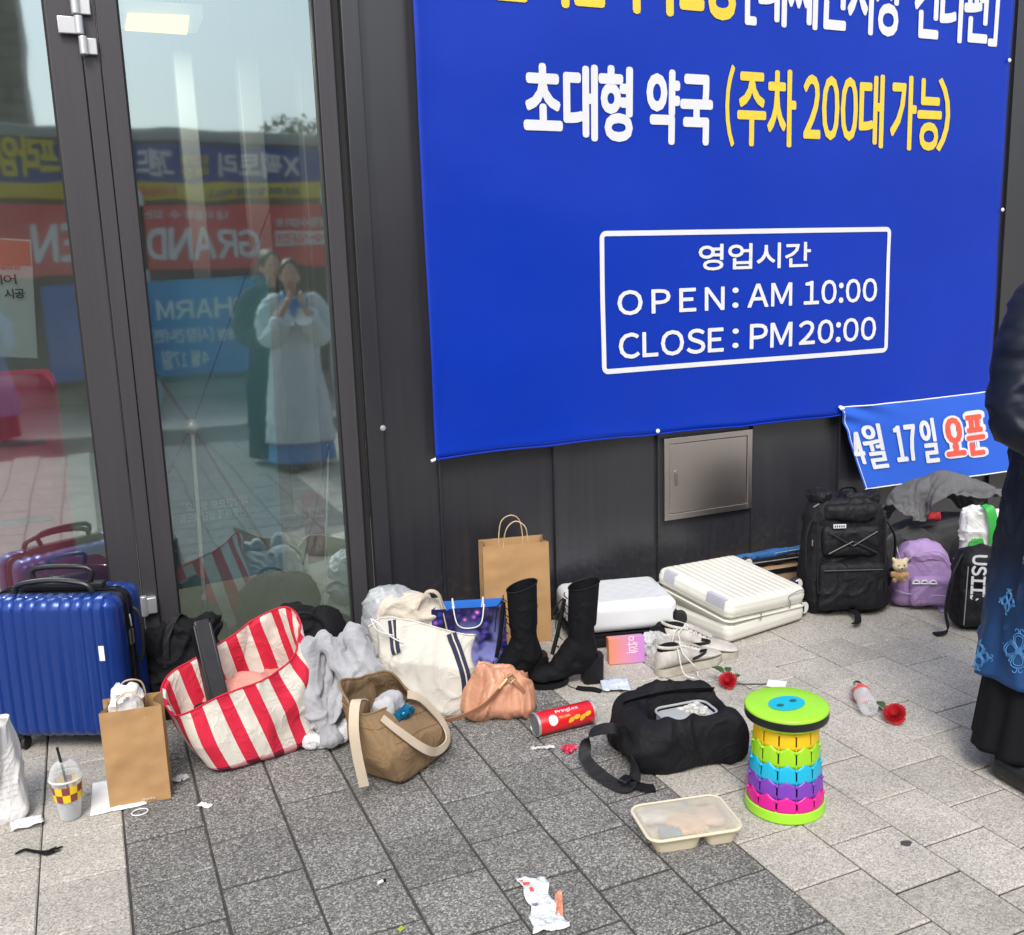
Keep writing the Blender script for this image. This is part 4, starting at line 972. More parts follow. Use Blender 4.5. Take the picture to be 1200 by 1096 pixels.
# ---- grey fleece ----
M_fle = mat('grey fleece', (.34, .345, .37), .95, .10, 14, .5, 220, sheen=.4, bdist=.004, wr=.38, wrs=7); M_flw = mat('white lining', (.66, .66, .68), .95, .06, 20, .6, 160, sheen=.3, bdist=.004, wr=.38, wrs=7)
me = drape([((-.02, .03, .11), (.095, .07, .13)), ((.045, .03, .20), (.06, .05, .12)), ((-.085, -.01, .14), (.04, .045, .17)), ((.0, -.05, .05), (.13, .06, .07)), ((.10, .0, .10), (.04, .05, .10))], .56, .52, 50, 46, .42, 38, rot=.5, off=(.0, .0), seed=3, curl=.045, bend=1.2)
fl_ = obj('fleece_hoodie', me, M_fle, None, solid=.007, sub=1); fl_.location = (.655, -.60, 0); fl_.rotation_euler = (0, 0, facing(.655, -.6)); tag(fl_, 'pale grey fleece hoodie dumped in a heap between striped tote and canvas bag', 'hoodie')
sv_ = heap('sleeve', [((-.09, -.05, .31), (-.10, -.10, .16), .034, .042), ((-.10, -.10, .16), (-.04, -.14, .05), .042, .036), ((.05, -.02, .33), (.10, -.08, .20), .034, .042), ((-.04, -.03, .33), (.05, -.09, .18), .026, .04)], M_fle, (0, 0, 0), 0, None, None, vox=.0055, amp=.011, fs=9, seed=5, st=(1.3, 1.3, .8), sm=3); sv_.parent = fl_
for k in ('label', 'category'):
    if k in sv_: del sv_[k]
cf = heap('cuff', [((-.11, -.115, .028), (-.01, -.105, .03), .026, .03), ((-.03, -.10, .03), (.03, -.075, .05), .03, .026)], M_flw, (0, 0, 0), 0, None, None, vox=.006, amp=.006, fs=22, seed=2); cf.parent = fl_
for k in ('label', 'category'):
    if k in cf: del cf[k]
mb = MB(); mb.tube([(.06, -.04, .31), (.085, -.06, .30), (.09, -.06, .28), (.075, -.055, .27)], .0035, 6, smooth=5); mb.build('drawstring', mat('grey cord', (.42, .42, .44), .9), fl_)
# ---- cream cotton bag at the back ----
M_crm = mat('cream cotton', (.56, .50, .42), .9, .06, 8, .35, 260, wr=.38, wrs=7); M_crm2 = mat('cream strap', (.52, .43, .33), .85, .08, 8, .4, 400)
ck = heap('cotton_bag', [((0, 0, .12), (.15, .09, .13)), ((0, 0, .23), (.135, .085, .11)), ((-.04, -.0, .26), (.10, .08, .085)), ((.07, 0, .2), (.09, .08, .11))], M_crm, (.98, -.30, 0), facing(.98, -.3), 'plump cream cotton bag against the wall behind the white canvas tote', 'cotton bag', amp=.013, fs=8, seed=11, sm=5, st=(1, 1, .6))
sv = heap('plastic_film', [((-.045, .01, .255), (.108, .09, .098)), ((-.10, 0, .2), (.055, .07, .09))], mat('grey translucent sleeve', (.36, .37, .39), .35, .1, 8, .3, 60, wr=.38, wrs=7), (0, 0, 0), 0, None, None, amp=.007, fs=12, seed=3); sv.parent = ck
for k in ('label', 'category'):
    if k in sv: del sv[k]
sv.location = (-.008, .018, .004)
mb = MB(); mb.strap([(.04, -.07, .29), (.075, -.06, .345), (.12, -.05, .33), (.14, -.06, .24), (.15, -.07, .16)], .02, .0035, (.3, 1, .2)); mb.build('strap', M_crm2, ck)
# ---- blue flowered gift bag ----
def galaxy():
    m = mat('flowered print', (.02, .02, .05), .35, .1, coat=.2); b = NB(m); tc = b.new('ShaderNodeTexCoord'); v = b.new('ShaderNodeTexVoronoi'); v.inputs['Scale'].default_value = 34; b.link(tc.outputs['Object'], v.inputs['Vector'])
    r = b.new('ShaderNodeValToRGB'); e = r.color_ramp.elements; e[0].position = .0; e[0].color = (.75, .45, .6, 1); e[1].position = .55; e[1].color = (.012, .010, .05, 1); k = e.new(.22); k.color = (.35, .04, .22, 1); k = e.new(.36); k.color = (.03, .04, .30, 1)
    b.link(v.outputs['Distance'], r.inputs[0]); sp_ = b.new('ShaderNodeSeparateXYZ'); b.link(tc.outputs['Object'], sp_.inputs[0]); mr = b.new('ShaderNodeMapRange'); mr.inputs[1].default_value = .06; mr.inputs[2].default_value = .27; b.link(sp_.outputs[2], mr.inputs[0])
    n = b.new('ShaderNodeTexNoise'); n.inputs['Scale'].default_value = 14; b.link(tc.outputs['Object'], n.inputs['Vector'])
    g2 = b.new('ShaderNodeMix', data_type='RGBA'); g2.inputs[6].default_value = (.30, .32, .75, 1); g2.inputs[7].default_value = (.012, .012, .06, 1); b.link(mr.outputs[0], g2.inputs[0])
    mx = b.new('ShaderNodeMix', data_type='RGBA'); m4 = b.new('ShaderNodeMapRange'); m4.inputs[1].default_value = .42; m4.inputs[2].default_value = .56; b.link(n.outputs[0], m4.inputs[0]); b.link(m4.outputs[0], mx.inputs[0]); b.link(g2.outputs[2], mx.inputs[6]); b.link(r.outputs[0], mx.inputs[7]); b.link(mx.outputs[2], b.b.inputs['Base Color']); return m
M_bin = mat('blue bag lining', (.03, .17, .60), .4, .05); M_wc = mat('white cord', (.72, .72, .75), .7, .03)
paper_bag('gift_bag', .27, .09, .28, (1.19, -.39, 0), facing(1.19, -.39)+.02, 'glossy dark gift bag with blossom print and blue rim behind the canvas tote', 'gift bag', galaxy(), M_bin, seed=6, hand=-.075, cordm=M_wc, amp=.003)
# ---- white canvas tote with navy straps ----
M_navy = mat('navy webbing', (.014, .018, .05), .8, .1, 20, .4, 300); M_can = mat('off-white canvas', (.60, .575, .52), .9, .05, 7, .4, 240, wr=.38, wrs=7)
ct = root('canvas_tote', (.965, -.60, 0), facing(.965, -.6)+.06, 'off-white canvas tote with navy handles behind the khaki bag', 'tote bag')
def ctd(p, a, t):
    k = max(0, (t-.6)/.4); p.y = p.y*(1-.72*k); p.x *= 1-.05*k; return p
o, i, cpos = tote(.27, .17, .33, .14, lambda a: .285+.035*sin(a)*0+.05*cos(a*1.0+2.2)+.015*sin(2*a), lean=(-.035, .01), amp=.019, seed=13, fs=5.5, n1=2.2, bulge=.10, stretch=(1, 1, .7), dispf=ctd)
o.build('body', M_can, ct); i.build('lining', M_can, ct)
mb = MB(); mb.tube([cpos(u/80, 1.0) for u in range(80)], .003, 6, closed=True); mb.build('hem', M_can, ct)
def onsurf(posf, us, ts, off=.004, n=24):
    out = []
    for k in range(n+1):
        s = k/n; u = us[0]+(us[1]-us[0])*s; t = ts[0]+(ts[1]-ts[0])*s; p = posf(u, t); a = 2*pi*u-pi; out.append(p+Vector((cos(a), sin(a), 0))*off)
    return out
def uof(deg): return (radians(deg)+pi)/(2*pi)
for (dg, w_) in ((-52, .034), (-122, .030)):
    t0 = .98 if dg == -52 else .98; t1 = .12 if dg == -52 else .70
    mb = MB(); pts = onsurf(cpos, (uof(dg), uof(dg+4)), (t0, t1), .006); mb.strap(pts, w_, .003, (1, .15, 0), smooth=1); mb.build('webbing', M_navy, ct)
    mb = MB(); pts = onsurf(cpos, (uof(dg), uof(dg+4)), (t0, t1), .0085); mb.strap(pts, .005, .001, (1, .15, 0), smooth=1); mb.build('stripe', M_crm, ct)
mb = MB(); mb.tube([(-.09, -.05, .27), (-.13, -.055, .30), (-.165, -.05, .345), (-.19, -.04, .36)], .0025, 6, smooth=5); mb.tube([(-.12, -.05, .30), (-.17, -.06, .325), (-.19, -.05, .365)], .002, 6, smooth=4); mb.build('cord', M_wc, ct)
# ---- khaki cotton tote with cream straps ----
M_kh = mat('khaki cotton', (.255, .165, .085), .9, .10, 8, .35, 260, wr=.38, wrs=7)
kt = root('khaki_tote', (.79, -.90, 0), radians(38), 'khaki cotton tote with long cream straps slumped in front of the canvas bag', 'tote bag')
def ktd(p, a, t):
    k = max(0, (t-.55)/.45); p.y = p.y*(1-.35*k)+.02*k; return p
o, i, kpos = tote(.30, .15, .27, .16, lambda a: .262+.060*cos(a-2.2)+.014*sin(3*a), lean=(-.115, .02), amp=.018, seed=17, fs=6, n0=6, n1=2.4, bulge=.08, stretch=(1, 1, .6), dispf=ktd, depth=.6)
o.build('body', M_kh, kt); i.build('lining', M_kh, kt)
mb = MB(); mb.tube([kpos(u/60, .83 if u < 60 else .83)+Vector((cos(2*pi*u/60-pi), sin(2*pi*u/60-pi), 0))*.002 for u in range(60)], .0015, 5, closed=True); mb.build('seam', M_kh, kt)
mb = MB(); mb.tube([kpos(u/80, 1.0) for u in range(80)], .0035, 6, closed=True); mb.build('hem', M_kh, kt)
for dg_ in (-38, -140):
    mb = MB(); mb.tube(onsurf(kpos, (uof(dg_), uof(dg_)), (.97, .06), .0008), .0018, 5); mb.build('side_seam', M_kh, kt)
mb = MB(); mb.tube(onsurf(kpos, (uof(-125), uof(-50)), (.62, .62), .0012), .0016, 5); mb.build('pocket_edge', M_kh, kt)
q = [kpos(uof(-118), .93), kpos(uof(-60), .90)]
out_ = Vector((0, -1, 0))
mb = MB(); mb.strap([q[0]+out_*.006, kpos(uof(-115), .75)+out_*.016, kpos(uof(-105), .45)+out_*.02, kpos(uof(-88), .28)+out_*.022, kpos(uof(-68), .36)+out_*.02, kpos(uof(-52), .62)+out_*.02, q[1]+out_*.014+Vector((.03, 0, .02)), q[1]+Vector((-.01, .01, .05))], .026, .0035, [(1, 0, 0), (1, 0, .1), (.9, 0, .5), (.3, 0, 1), (-.6, 0, .7), (-1, 0, .2), (-1, 0, .1), (-1, 0, -.3)], smooth=8); mb.build('strap', M_crm2, kt)
l0 = kpos(uof(-172), .95)
mb = MB(); mb.strap([l0+Vector((.05, -.01, .0)), l0+Vector((0, -.02, .02)), l0+Vector((-.035, -.035, -.04)), l0+Vector((-.04, -.045, -.12)), l0+Vector((-.025, -.05, -.22))], .028, .0035, (.6, -.8, 0)); mb.build('strap', M_crm2, kt)
mb = rbox(.10, .06, .07, .025, .01, fold_disp(.008, 14, 5)); mb.v = [(x-.10, y+.0, z+.185) for x, y, z in mb.v]; t_ = mb.build('folded_cloth', mat('pale grey cloth', (.45, .45, .47), .9, .1, 10, .3, 100, wr=.38, wrs=7), None); tag(t_, 'pale grey cloth poking out of the khaki tote', 'cloth'); t_.location = kt.location; t_.rotation_euler = kt.rotation_euler
mb = rbox(.075, .05, .022, .006, .006, fold_disp(.007, 30, 6)); mb.v = [(x-.085, y-.03, z+.185) for x, y, z in mb.v]; t_ = mb.build('snack_packet', mat('teal foil', (.01, .16, .30), .25, .3, 30, .3, 60, metal=.6), None); tag(t_, 'crinkled shiny teal packet in the mouth of the khaki tote', 'packet'); t_.location = kt.location; t_.rotation_euler = kt.rotation_euler
# ---- peach leather bag ----
M_pea = mat('peach leather', (.50, .24, .145), .48, .06, 8, .18, 160, coat=.1, wr=.22, wrs=9)
lfd = fold_disp(.008, 9, 21, (1.5, 1, .5))
def lth(p, n, u):
    t = (u.z+1)/2; q = Vector(p); k = max(0, t-.25)/.75
    out = Vector((0, -q.y*.72*k**1.3, -.03*abs(u.x)**2*t))+Vector((-q.x*.10*k, 0, 0))+Vector((0, 0, .028*exp(-((u.x+.45)/.25)**2)*t))
    return out+lfd(p, n)*(1+.7*k)
mb = rbox(.245, .155, .165, .05, .0055, lth); lb_ = mb.build('leather_bag', M_pea, None); lb_.location = (1.155, -.735, 0); lb_.rotation_euler = (0, 0, facing(1.155, -.73)+.05); tag(lb_, 'small slouchy peach leather bag beside the canvas tote', 'handbag')
mb = MB(); mb.strap([(.035, -.045, .155), (.0, -.072, .12), (-.06, -.095, .075), (-.15, -.11, .045), (-.20, -.10, .04)], .014, .004, (0, -.3, 1)); mb.strap([(.035, -.045, .16), (.06, -.06, .13), (.085, -.06, .10)], .012, .003, (1, 0, .3)); mb.build('strap', mat('tan strap', (.33, .15, .08), .5), lb_)
mb = MB(); mb.tube([(.025, -.058, .152), (.045, -.06, .165), (.058, -.058, .148), (.04, -.06, .135)], .0028, 6, closed=True); mb.tube([(.0, -.078, .125), (.03, -.062, .15)], .004, 6); mb.build('buckle', M_gold, lb_)
# ---- tall kraft bag ----
paper_bag('paper_bag', .27, .11, .415, (1.49, -.13, 0), -.22, 'tall brown kraft carrier leaning on the wall behind the black boots', seed=9, hand=.095, amp=.0035, topw=.98, handw=.36)
# ---- boots ----
M_suede = mat('black suede', (.0045, .0045, .006), .8, .25, 14, .2, 200, spec=.2, wr=.12, wrs=14); M_heel = mat('black heel', (.006, .006, .007), .5, .1, spec=.3)
def boot(loc_, rz, tilt, lab, seed):
    r_ = root('ankle_boot', loc_, rz, lab, 'boot', 'pair of black boots'); r_.scale = (1.12, 1.14, 1.0)
    R = Matrix.Rotation(tilt, 3, 'Y')
    def T(p): return R @ Vector(p)
    mb = MB()
    # heel at x=0, toe towards -x
    mb.ell(T((-.045, 0, .075)), (.075, .038, .042), R=R); mb.ell(T((-.12, 0, .05)), (.07, .040, .030), R=R); mb.ell(T((-.155, 0, .04)), (.042, .038, .024), R=R)
    mb.cap(T((-.015, 0, .105)), T((-.022, 0, .19)), .046, .042); mb.cap(T((-.10, 0, .065)), T((-.035, 0, .15)), .036, .040); mb.cap(T((-.022, 0, .19)), T((-.01, 0, .30)), .042, .047)
    fd = fold_disp(.0022, 16, seed)
    me = remesh(mb, .005, 'upper', 6, lambda c, n: fd(c, n)); obj('upper', me, M_suede, r_)
    def shaft(u, v):
        a = 2*pi*u; t = v; rr = .044+.004*t; x = -.018+.012*t; z = .22+.148*t+.012*cos(a)*t
        return T((x+cos(a)*rr*1.05, sin(a)*rr*.92, z))+Vector((0, 0, 0))
    mb = MB(); mb.grid(shaft, 36, 12, cu=True); 
    mb.grid(lambda u, v: shaft(u, 1)*(1)+(shaft(u, 1-v*.9)-shaft(u, 1))+T((-.006*cos(2*pi*u)*1, -.006*sin(2*pi*u), 0)), 36, 8, cu=True, capt=True); mb.build('shaft', M_suede, r_)
    mb = MB(); mb.tube([shaft(k/24, 1) for k in range(24)], .0028, 6, closed=True); mb.build('collar', M_heel, r_)
    mb = MB()
    def hl(u, v):
        x, y = se(2*pi*u, 4); k = 1+.12*v; return T((x*.034*k+.008, y*.030*k, .0+.10*v))
    mb.grid(hl, 28, 6, cu=True, capb=True, capt=True); mb.build('heel', M_heel, r_)
    mb = MB()
    def sl(u, v):
        a = 2*pi*u; x = -.135+cos(a)*.065; w = .038*(1-.12*cos(a)); return T((x, sin(a)*w, (.002+.020*v)+(.045*max(0, (x+.10)/.05) if x > -.10 else 0)*.3))
    mb.grid(sl, 40, 3, cu=True, capb=True, capt=True); mb.build('sole', M_heel, r_)
    lc = MB(); 
    for k in range(9):
        t = k/8; x = -.142+.075*t if t < .5 else -.1045+.042*(t-.5)*2-.0; z = .085+.10*t if t < .5 else .135+.20*(t-.5)*2
        x = -.128+.062*min(1, t*1.7)+.004; z = .088+.24*t
        lc.tube([T((x-.003, -.018, z)), T((x-.010, 0, z+.006)), T((x-.003, .018, z+.010))], .0019, 5, smooth=3)
    top = T((-.075, 0, .325))
    lc.tube([top, top+Vector((-.03, -.02, -.02)), top+Vector((-.045, -.03, -.06)), top+Vector((-.02, -.02, -.04)), top], .0016, 5, smooth=5)
    lc.tube([top, top+Vector((-.025, -.035, -.01)), top+Vector((-.035, -.03, -.10))], .0016, 5, smooth=5)
    lc.tube([T((-.12, 0, .12)), T((-.098, 0, .2)), T((-.072, 0, .32))], .007, 6, smooth=4)
    lc.build('laces', M_heel, r_)
    return r_
boot((1.555, -.64, 0), facing(1.5, -.6)+.22, -.02, 'black suede heeled ankle boot in front of the white suitcase', 3)
boot((1.385, -.545, 0), facing(1.4, -.5)+.25, -.09, 'black suede heeled ankle boot leaning left in front of the tall kraft bag', 5)
# ---- white case lying flat ----
M_wcase = mat('white gloss shell', (.70, .72, .74), .28, .03, 5, .05, 60, coat=.3)
wc = root('suitcase', (1.875, -.265, 0), radians(-14), 'glossy white hard case lying on its back behind the boots', 'suitcase')
def wcd(p, n, u):
    g = 0
    if n.z > .8: g = -.0011*(1 if abs(((p.x+p.y)*14) % 1-.5) < .06 or abs(((p.x-p.y)*14) % 1-.5) < .06 else 0) if abs(u.x) < .8 and abs(u.y) < .8 else 0
    return n*g
mb = rbox(.43, .33, .125, .038, .006, wcd); mb.v = [(x, y, z+.062) for x, y, z in mb.v]; mb.build('top_shell', M_wcase, wc)
mb = rbox(.405, .31, .058, .02, .03); mb.v = [(x, y, z+.003) for x, y, z in mb.v]; mb.build('lining', M_blk, wc)
mb = MB(); mb.tube([(x, y-.165, .062) for x, y in rrect(.43, .33, .04)], .004, 6, closed=True); mb.build('zip_tape', M_blk2, wc)
def caster(par, p, R_, m, s=1., axis=(1, 0, 0)):
    mb = MB(); ax = Vector(axis).normalized(); p = Vector(p); mb.tube([p-ax*.016*s, p-ax*.007*s], R_*s, 22); mb.tube([p+ax*.007*s, p+ax*.016*s], R_*s, 22); w = mb.build('wheel', m, par, bevel=.002)
    mb = MB(); mb.tube([p-ax*.006*s, p+ax*.006*s], R_*.6*s, 14); mb.build('axle', M_bpl, w)
mb = rbox(.06, .055, .06, .02, .008); mb.v = [(x+.185, y-.135, z+.085) for x, y, z in mb.v]; mb.build('wheel_housing', M_bpl, wc)
caster(wc, (.225, -.15, .10), .027, M_rub, 1, (.3, 1, 0)); caster(wc, (.225, .13, .10), .027, M_rub, 1, (.3, 1, 0))
# ---- pink and orange box ----
def grad(name, c1, c2, axis=0, a=-.07, b_=.07):
    m = mat(name, (.5, .5, .5), .4, .02); b = NB(m); tc = b.new('ShaderNodeTexCoord'); s = b.new('ShaderNodeSeparateXYZ'); b.link(tc.outputs['Object'], s.inputs[0]); mr = b.new('ShaderNodeMapRange'); mr.inputs[1].default_value = a; mr.inputs[2].default_value = b_; b.link(s.outputs[axis], mr.inputs[0])
    mx = b.new('ShaderNodeMix', data_type='RGBA'); mx.inputs[6].default_value = (*c1, 1); mx.inputs[7].default_value = (*c2, 1); b.link(mr.outputs[0], mx.inputs[0]); b.link(mx.outputs[2], b.b.inputs['Base Color']); return m
pq = root('cosmetics_box', (1.76, -.545, 0), facing(1.75, -.55)+.25, 'small orange and purple cardboard box leaning under the white case', 'box')
mb = MB(); mb.box((0, 0, .05), (.138, .04, .10), rx=-.12); mb.build('carton', grad('orange to purple print', (.72, .25, .12), (.50, .22, .62)), pq, bevel=.001)
me = text_mesh('into', (-.012, .055, -.008, .024), .04); R = Matrix.Rotation(-.12, 3, 'X')
for v in me.vertices: v.co = Vector((.022, 0, .05))+R @ (Matrix.Rotation(-pi/2, 3, 'Y') @ Vector((v.co.x, 0, v.co.z))+Vector((0, -.0206-v.co.y, 0)))
obj('lettering', me, mat('pale pink print', (.8, .62, .70), .5), pq)
me = text_mesh('the', (-.012, .03, -.03, -.014), .04)
for v in me.vertices: v.co = Vector((.012, 0, .05))+R @ (Matrix.Rotation(-pi/2, 3, 'Y') @ Vector((v.co.x, 0, v.co.z))+Vector((0, -.0206-v.co.y, 0)))
obj('lettering', me, MATS['pale pink print'], pq)
# clear crumpled bag beside it
mb = rbox(.12, .07, .075, .025, .006, fold_disp(.016, 22, 8)); cbag = mb.build('plastic_bag', M_film, None, ang=25); cbag.location = (1.90, -.52, 0); cbag.rotation_euler = (0, 0, -.5); tag(cbag, 'crumpled clear plastic bag between the orange box and the sneakers', 'plastic bag')
# ---- cream ribbed case ----
M_cre = mat('cream ribbed shell', (.69, .68, .61), .36, .03, 5, .05, 80, coat=.15)
ca = radians(10); fc = Vector((2.185, -.605, 0)); ex, ey = Vector((cos(ca), sin(ca), 0)), Vector((-sin(ca), cos(ca), 0))
CW, CDp = .46, .43
cc_ = root('suitcase', fc+ex*CW/2+ey*CDp/2, ca, 'cream ribbed hard case lying flat with white wheels by the black backpack', 'suitcase')
def crd(p, n, u):
    if n.z > .7: t = (p.x/CW+.5)*13; lim = abs(u.y) < .93 and abs(u.x) < .92; am = .0032
    else: t = (p.z/.085+.5)*3; lim = True; am = .0024
    fr = abs((t % 1)-.5)*2
    return n*(-am*max(0, 1-((1-fr)/.40)**2)*(1 if lim else 0))
M3 = Matrix.Rotation(radians(7), 3, 'X') @ Matrix.Rotation(radians(3.5), 3, 'Y'); ZO = .108
T3 = lambda x, y, z: tuple(M3 @ Vector((x, y, z))+Vector((0, 0, ZO)))
mb = rbox(CW, CDp, .085, .036, .0055, crd); mb.v = [T3(*v) for v in mb.v]; mb.build('top_shell', M_cre, cc_)
def crd2(p, n, u):
    t = (p.z/.085+.5)*3; fr = abs((t % 1)-.5)*2; return n*(-.0024*max(0, 1-((1-fr)/.40)**2)) if abs(n.z) < .7 else Vector((0, 0, 0))
mb = rbox(CW, CDp, .085, .034, .0065, crd2); mb.v = [(x, y, z+.003) for x, y, z in mb.v]; mb.build('bottom_shell', M_cre, cc_)
mb = rbox(CW-.02, CDp-.02, .055, .02, .03); mb.v = [tuple(Vector(T3(*v))+Vector((0, 0, -.045))) for v in mb.v]; mb.build('zip_band', mat('cream zip tape', (.50, .48, .40), .7), cc_)
mb = MB(); mb.tube([T3(x, y-CDp/2-.002, .003) for x, y in rrect(CW+.006, CDp+.004, .035)], .0045, 6, closed=True); mb.build('rim', M_cre, cc_)
mb = MB(); mb.box((-.05, -CDp/2-.004, .085), (.006, .006, .026)); mb.build('zip_pull', M_zip, cc_)
mb = MB(); mb.box((.12, -CDp/2-.004, .10), (.006, .006, .03)); mb.tube([(.12, -CDp/2-.006, .112), (.11, -CDp/2-.006, .135), (.16, -CDp/2-.012, .15), (.20, -CDp/2-.008, .145)], .002, 6, smooth=3); mb.build('zip_pull', M_zip, cc_)
def stk(y0, y1, zl):
    mb = MB(); mb.grid(lambda u, v: T3(-CW/2-.002+(0 if v < .5 else .040*(v-.5)), y0+(y1-y0)*u, zl+(.080-zl)*min(1, v/.5)+(.0065 if v >= .5 else 0)), 4, 8); mb.build('sticker', clear('protective film', (.9, .9, .95), .15, .55, (.55, .55, .66)) if 'protective film' not in MATS else MATS['protective film'], cc_)
stk(-.185, -.085, .045); stk(.10, .165, .04)
M_wwh = mat('white wheel hub', (.72, .72, .72), .4)
for (y, z) in ((-.165, .042), (-.13, .135), (.15, .042), (.15, .16)):
    mb = MB(); mb.box((CW/2+.012, y, z), (.03, .04, .035)); h = mb.build('wheel_housing', M_bpl, cc_, bevel=.006)
    mb = MB(); mb.tube([(CW/2+.03, y-.012, z), (CW/2+.03, y+.012, z)], .030, 24); w = mb.build('wheel', M_rub, cc_, bevel=.003)
    mb = MB(); mb.tube([(CW/2+.03, y-.016, z), (CW/2+.03, y-.0125, z)], .025, 24); mb.build('wheel_disc', M_wwh, w, bevel=.002)
# ---- cardboard box with umbrellas ----
bx = root('cardboard_box', (2.79, -.125, 0), radians(-4), 'low brown cardboard box against the wall left of the black backpack', 'box')
mb = MB(); mb.box((0, 0, .065), (.40, .18, .13)); mb.build('carton', mat('cardboard', (.36, .235, .14), .8, .1, 8, .2, 80), bx, bevel=.002)
mb = MB(); mb.box((0, -.093, .118), (.40, .004, .022)); mb.build('dark_band', M_bpl, bx)
M_umb = mat('blue umbrella cloth', (.02, .10, .28), .6, .2, 15, .3, 200, wr=.3)
for n, (y, z, c_, lab) in enumerate(((-.05, .172, M_blk2, 'black folded umbrella lying in front of the blue one on the cardboard box'), (.0, .188, M_umb, 'blue folded umbrella lying on the cardboard box by the wall'))):
    ub = root('folded_umbrella', (2.78, -.12+y, z-.018), radians(-4+n*4), lab, 'umbrella', 'umbrellas on the cardboard box')
    mb = MB(); fd = fold_disp(.004, 26, n, (.3, 1, 1)); 
    b2 = rbox(.40, .036, .034, .016, .007, lambda p, nn, u: fd(p, nn)*1.0+Vector((0, -p.y*.3*max(0, u.x), -p.z*.3*max(0, u.x))), zbase=False); b2.build('canopy', c_, ub)
    mb = MB(); mb.tube([(.2, 0, 0), (.27, 0, 0)], .011, 12); mb.tube([(-.2, 0, 0), (-.26, 0, 0)], .006, 8); mb.build('handle', M_bpl, ub, bevel=.002)
    mb = MB(); mb.tube([(-.21, -.012, .005), (.2, -.022, .006)], .0022, 6); mb.build('shaft', M_alu, ub)
# ---- sneakers ----
M_snk = mat('scuffed white leather', (.46, .44, .40), .6, .25, 22, .2, 120); M_sol = mat('off-white rubber', (.42, .39, .33), .6, .2, 30)
def sneaker(loc_, rz, lab, roll=0.):
    r_ = root('sneaker', loc_, rz, lab, 'shoe', 'pair of scuffed white sneakers'); r_.rotation_euler = (roll, 0, rz); r_.scale = (1.06, 1.08, 1.22)
    prof = [(0, .010, .030, .060), (.006, .022, .030, .074), (.016, .030, .030, .084), (.035, .035, .032, .090), (.07, .036, .033, .086), (.11, .037, .033, .078), (.15, .042, .033, .064), (.19, .046, .03, .050), (.23, .044, .026, .042), (.258, .034, .022, .036), (.270, .024, .02, .031), (.277, .010, .02, .026)]
    def at(v):
        t = v*(len(prof)-1); a = int(min(t, len(prof)-2)); f = t-a; return [prof[a][k]+(prof[a+1][k]-prof[a][k])*f for k in range(4)]
    def up(u, v):
        x, w, b, h = at(v); a = 2*pi*u; cx, cz = cos(a), sin(a)
        zz = .022+(h-.022)*(.5+.5*cz) if True else 0; ww = w*(abs(cx)**.75)*(1 if cx > 0 else -1)*(1-.35*max(0, cz)**2)
        return (x-.135, ww, zz)
    mb = MB(); mb.grid(up, 40, 48, cu=True, capb=True, capt=True); mb.build('upper', M_snk, r_)
    def sol(u, v):
        x, w, b, h = at(u if u <= 1 else 1)
        return 0
    ring = [(at(k/44)[0]-.135, -at(k/44)[1]-.0025) for k in range(45)]+[(at(k/44)[0]-.135, at(k/44)[1]+.0025) for k in range(44, -1, -1)]
    mb = MB(); vs = [(x, y, z) for z in (.001, .005, .017, .021) for x, y in ring]; n = len(ring)
    mb.add(vs, [(j*n+i, j*n+(i+1) % n, (j+1)*n+(i+1) % n, (j+1)*n+i) for j in range(3) for i in range(n)]+[tuple(range(n))[::-1], tuple(range(3*n, 4*n))]); mb.build('sole', M_sol, r_, ang=50)
    mb = MB(); mb.ell((-.085, 0, .080), (.047, .026, .014), 22, 8); mb.build('opening', M_blk2, r_)
    mb = MB(); mb.tube([(-.085+.047*cos(a)*1.03, .027*sin(a), .086-.006*cos(a)) for a in [2*pi*k/24 for k in range(24)]], .005, 8, closed=True); mb.build('collar', M_snk, r_)
    mb = MB(); mb.strap([(-.05, 0, .088), (-.02, 0, .083), (.03, 0, .066), (.05, 0, .058)], .03, .004, (0, 1, 0)); mb.build('tongue', M_snk, r_)
    mb = MB()
    for k in range(6):
        x = -.042+.016*k; z = .088-.0062*k
        mb.tube([(x, -.022, z-.008), (x+.004, 0, z+.003), (x+.008, .022, z-.008)], .0022, 6, smooth=4)
        mb.tube([(x+.008, -.022, z-.009), (x+.004, 0, z+.002), (x, .022, z-.008)], .0022, 6, smooth=4)
    mb.tube([(-.045, -.01, .09), (-.06, -.05, .07), (-.03, -.075, .03), (-.01, -.06, .008), (-.03, -.09, .004)], .0022, 6, smooth=6); mb.tube([(-.045, .01, .09), (-.075, -.04, .075), (-.08, -.075, .02), (-.05, -.095, .004)], .0022, 6, smooth=6)
    mb.build('laces', mat('white laces', (.62, .61, .58), .8) if 'white laces' not in MATS else MATS['white laces'], r_)
    mb = MB(); mb.strap([(-.01, -.0405, .040), (.03, -.0435, .048), (.05, -.040, .056), (.02, -.041, .06)], .010, .002, (0, -.2, 1)); mb.build('stripe', M_bpl, r_)
    return r_
sneaker((1.935, -.70, 0), radians(6), 'scuffed white sneaker with black lining and loose laces, nearest the black bag')
sneaker((2.05, -.60, .0), radians(-46), 'scuffed white sneaker tucked behind its mate against the cream case')
cpk = heap('cap', [((0, 0, .055), (.07, .055, .05)), ((.05, -.05, .03), (.05, .03, .012))], M_blk2, (1.975, -.50, 0), -.3, 'black cloth cap crumpled behind the sneakers', 'cap', amp=.008, fs=16, seed=2)
mb = MB(); mb.ell((.03, -.045, .085), (.03, .018, .02)); mb.build('patch', M_paper, cpk)
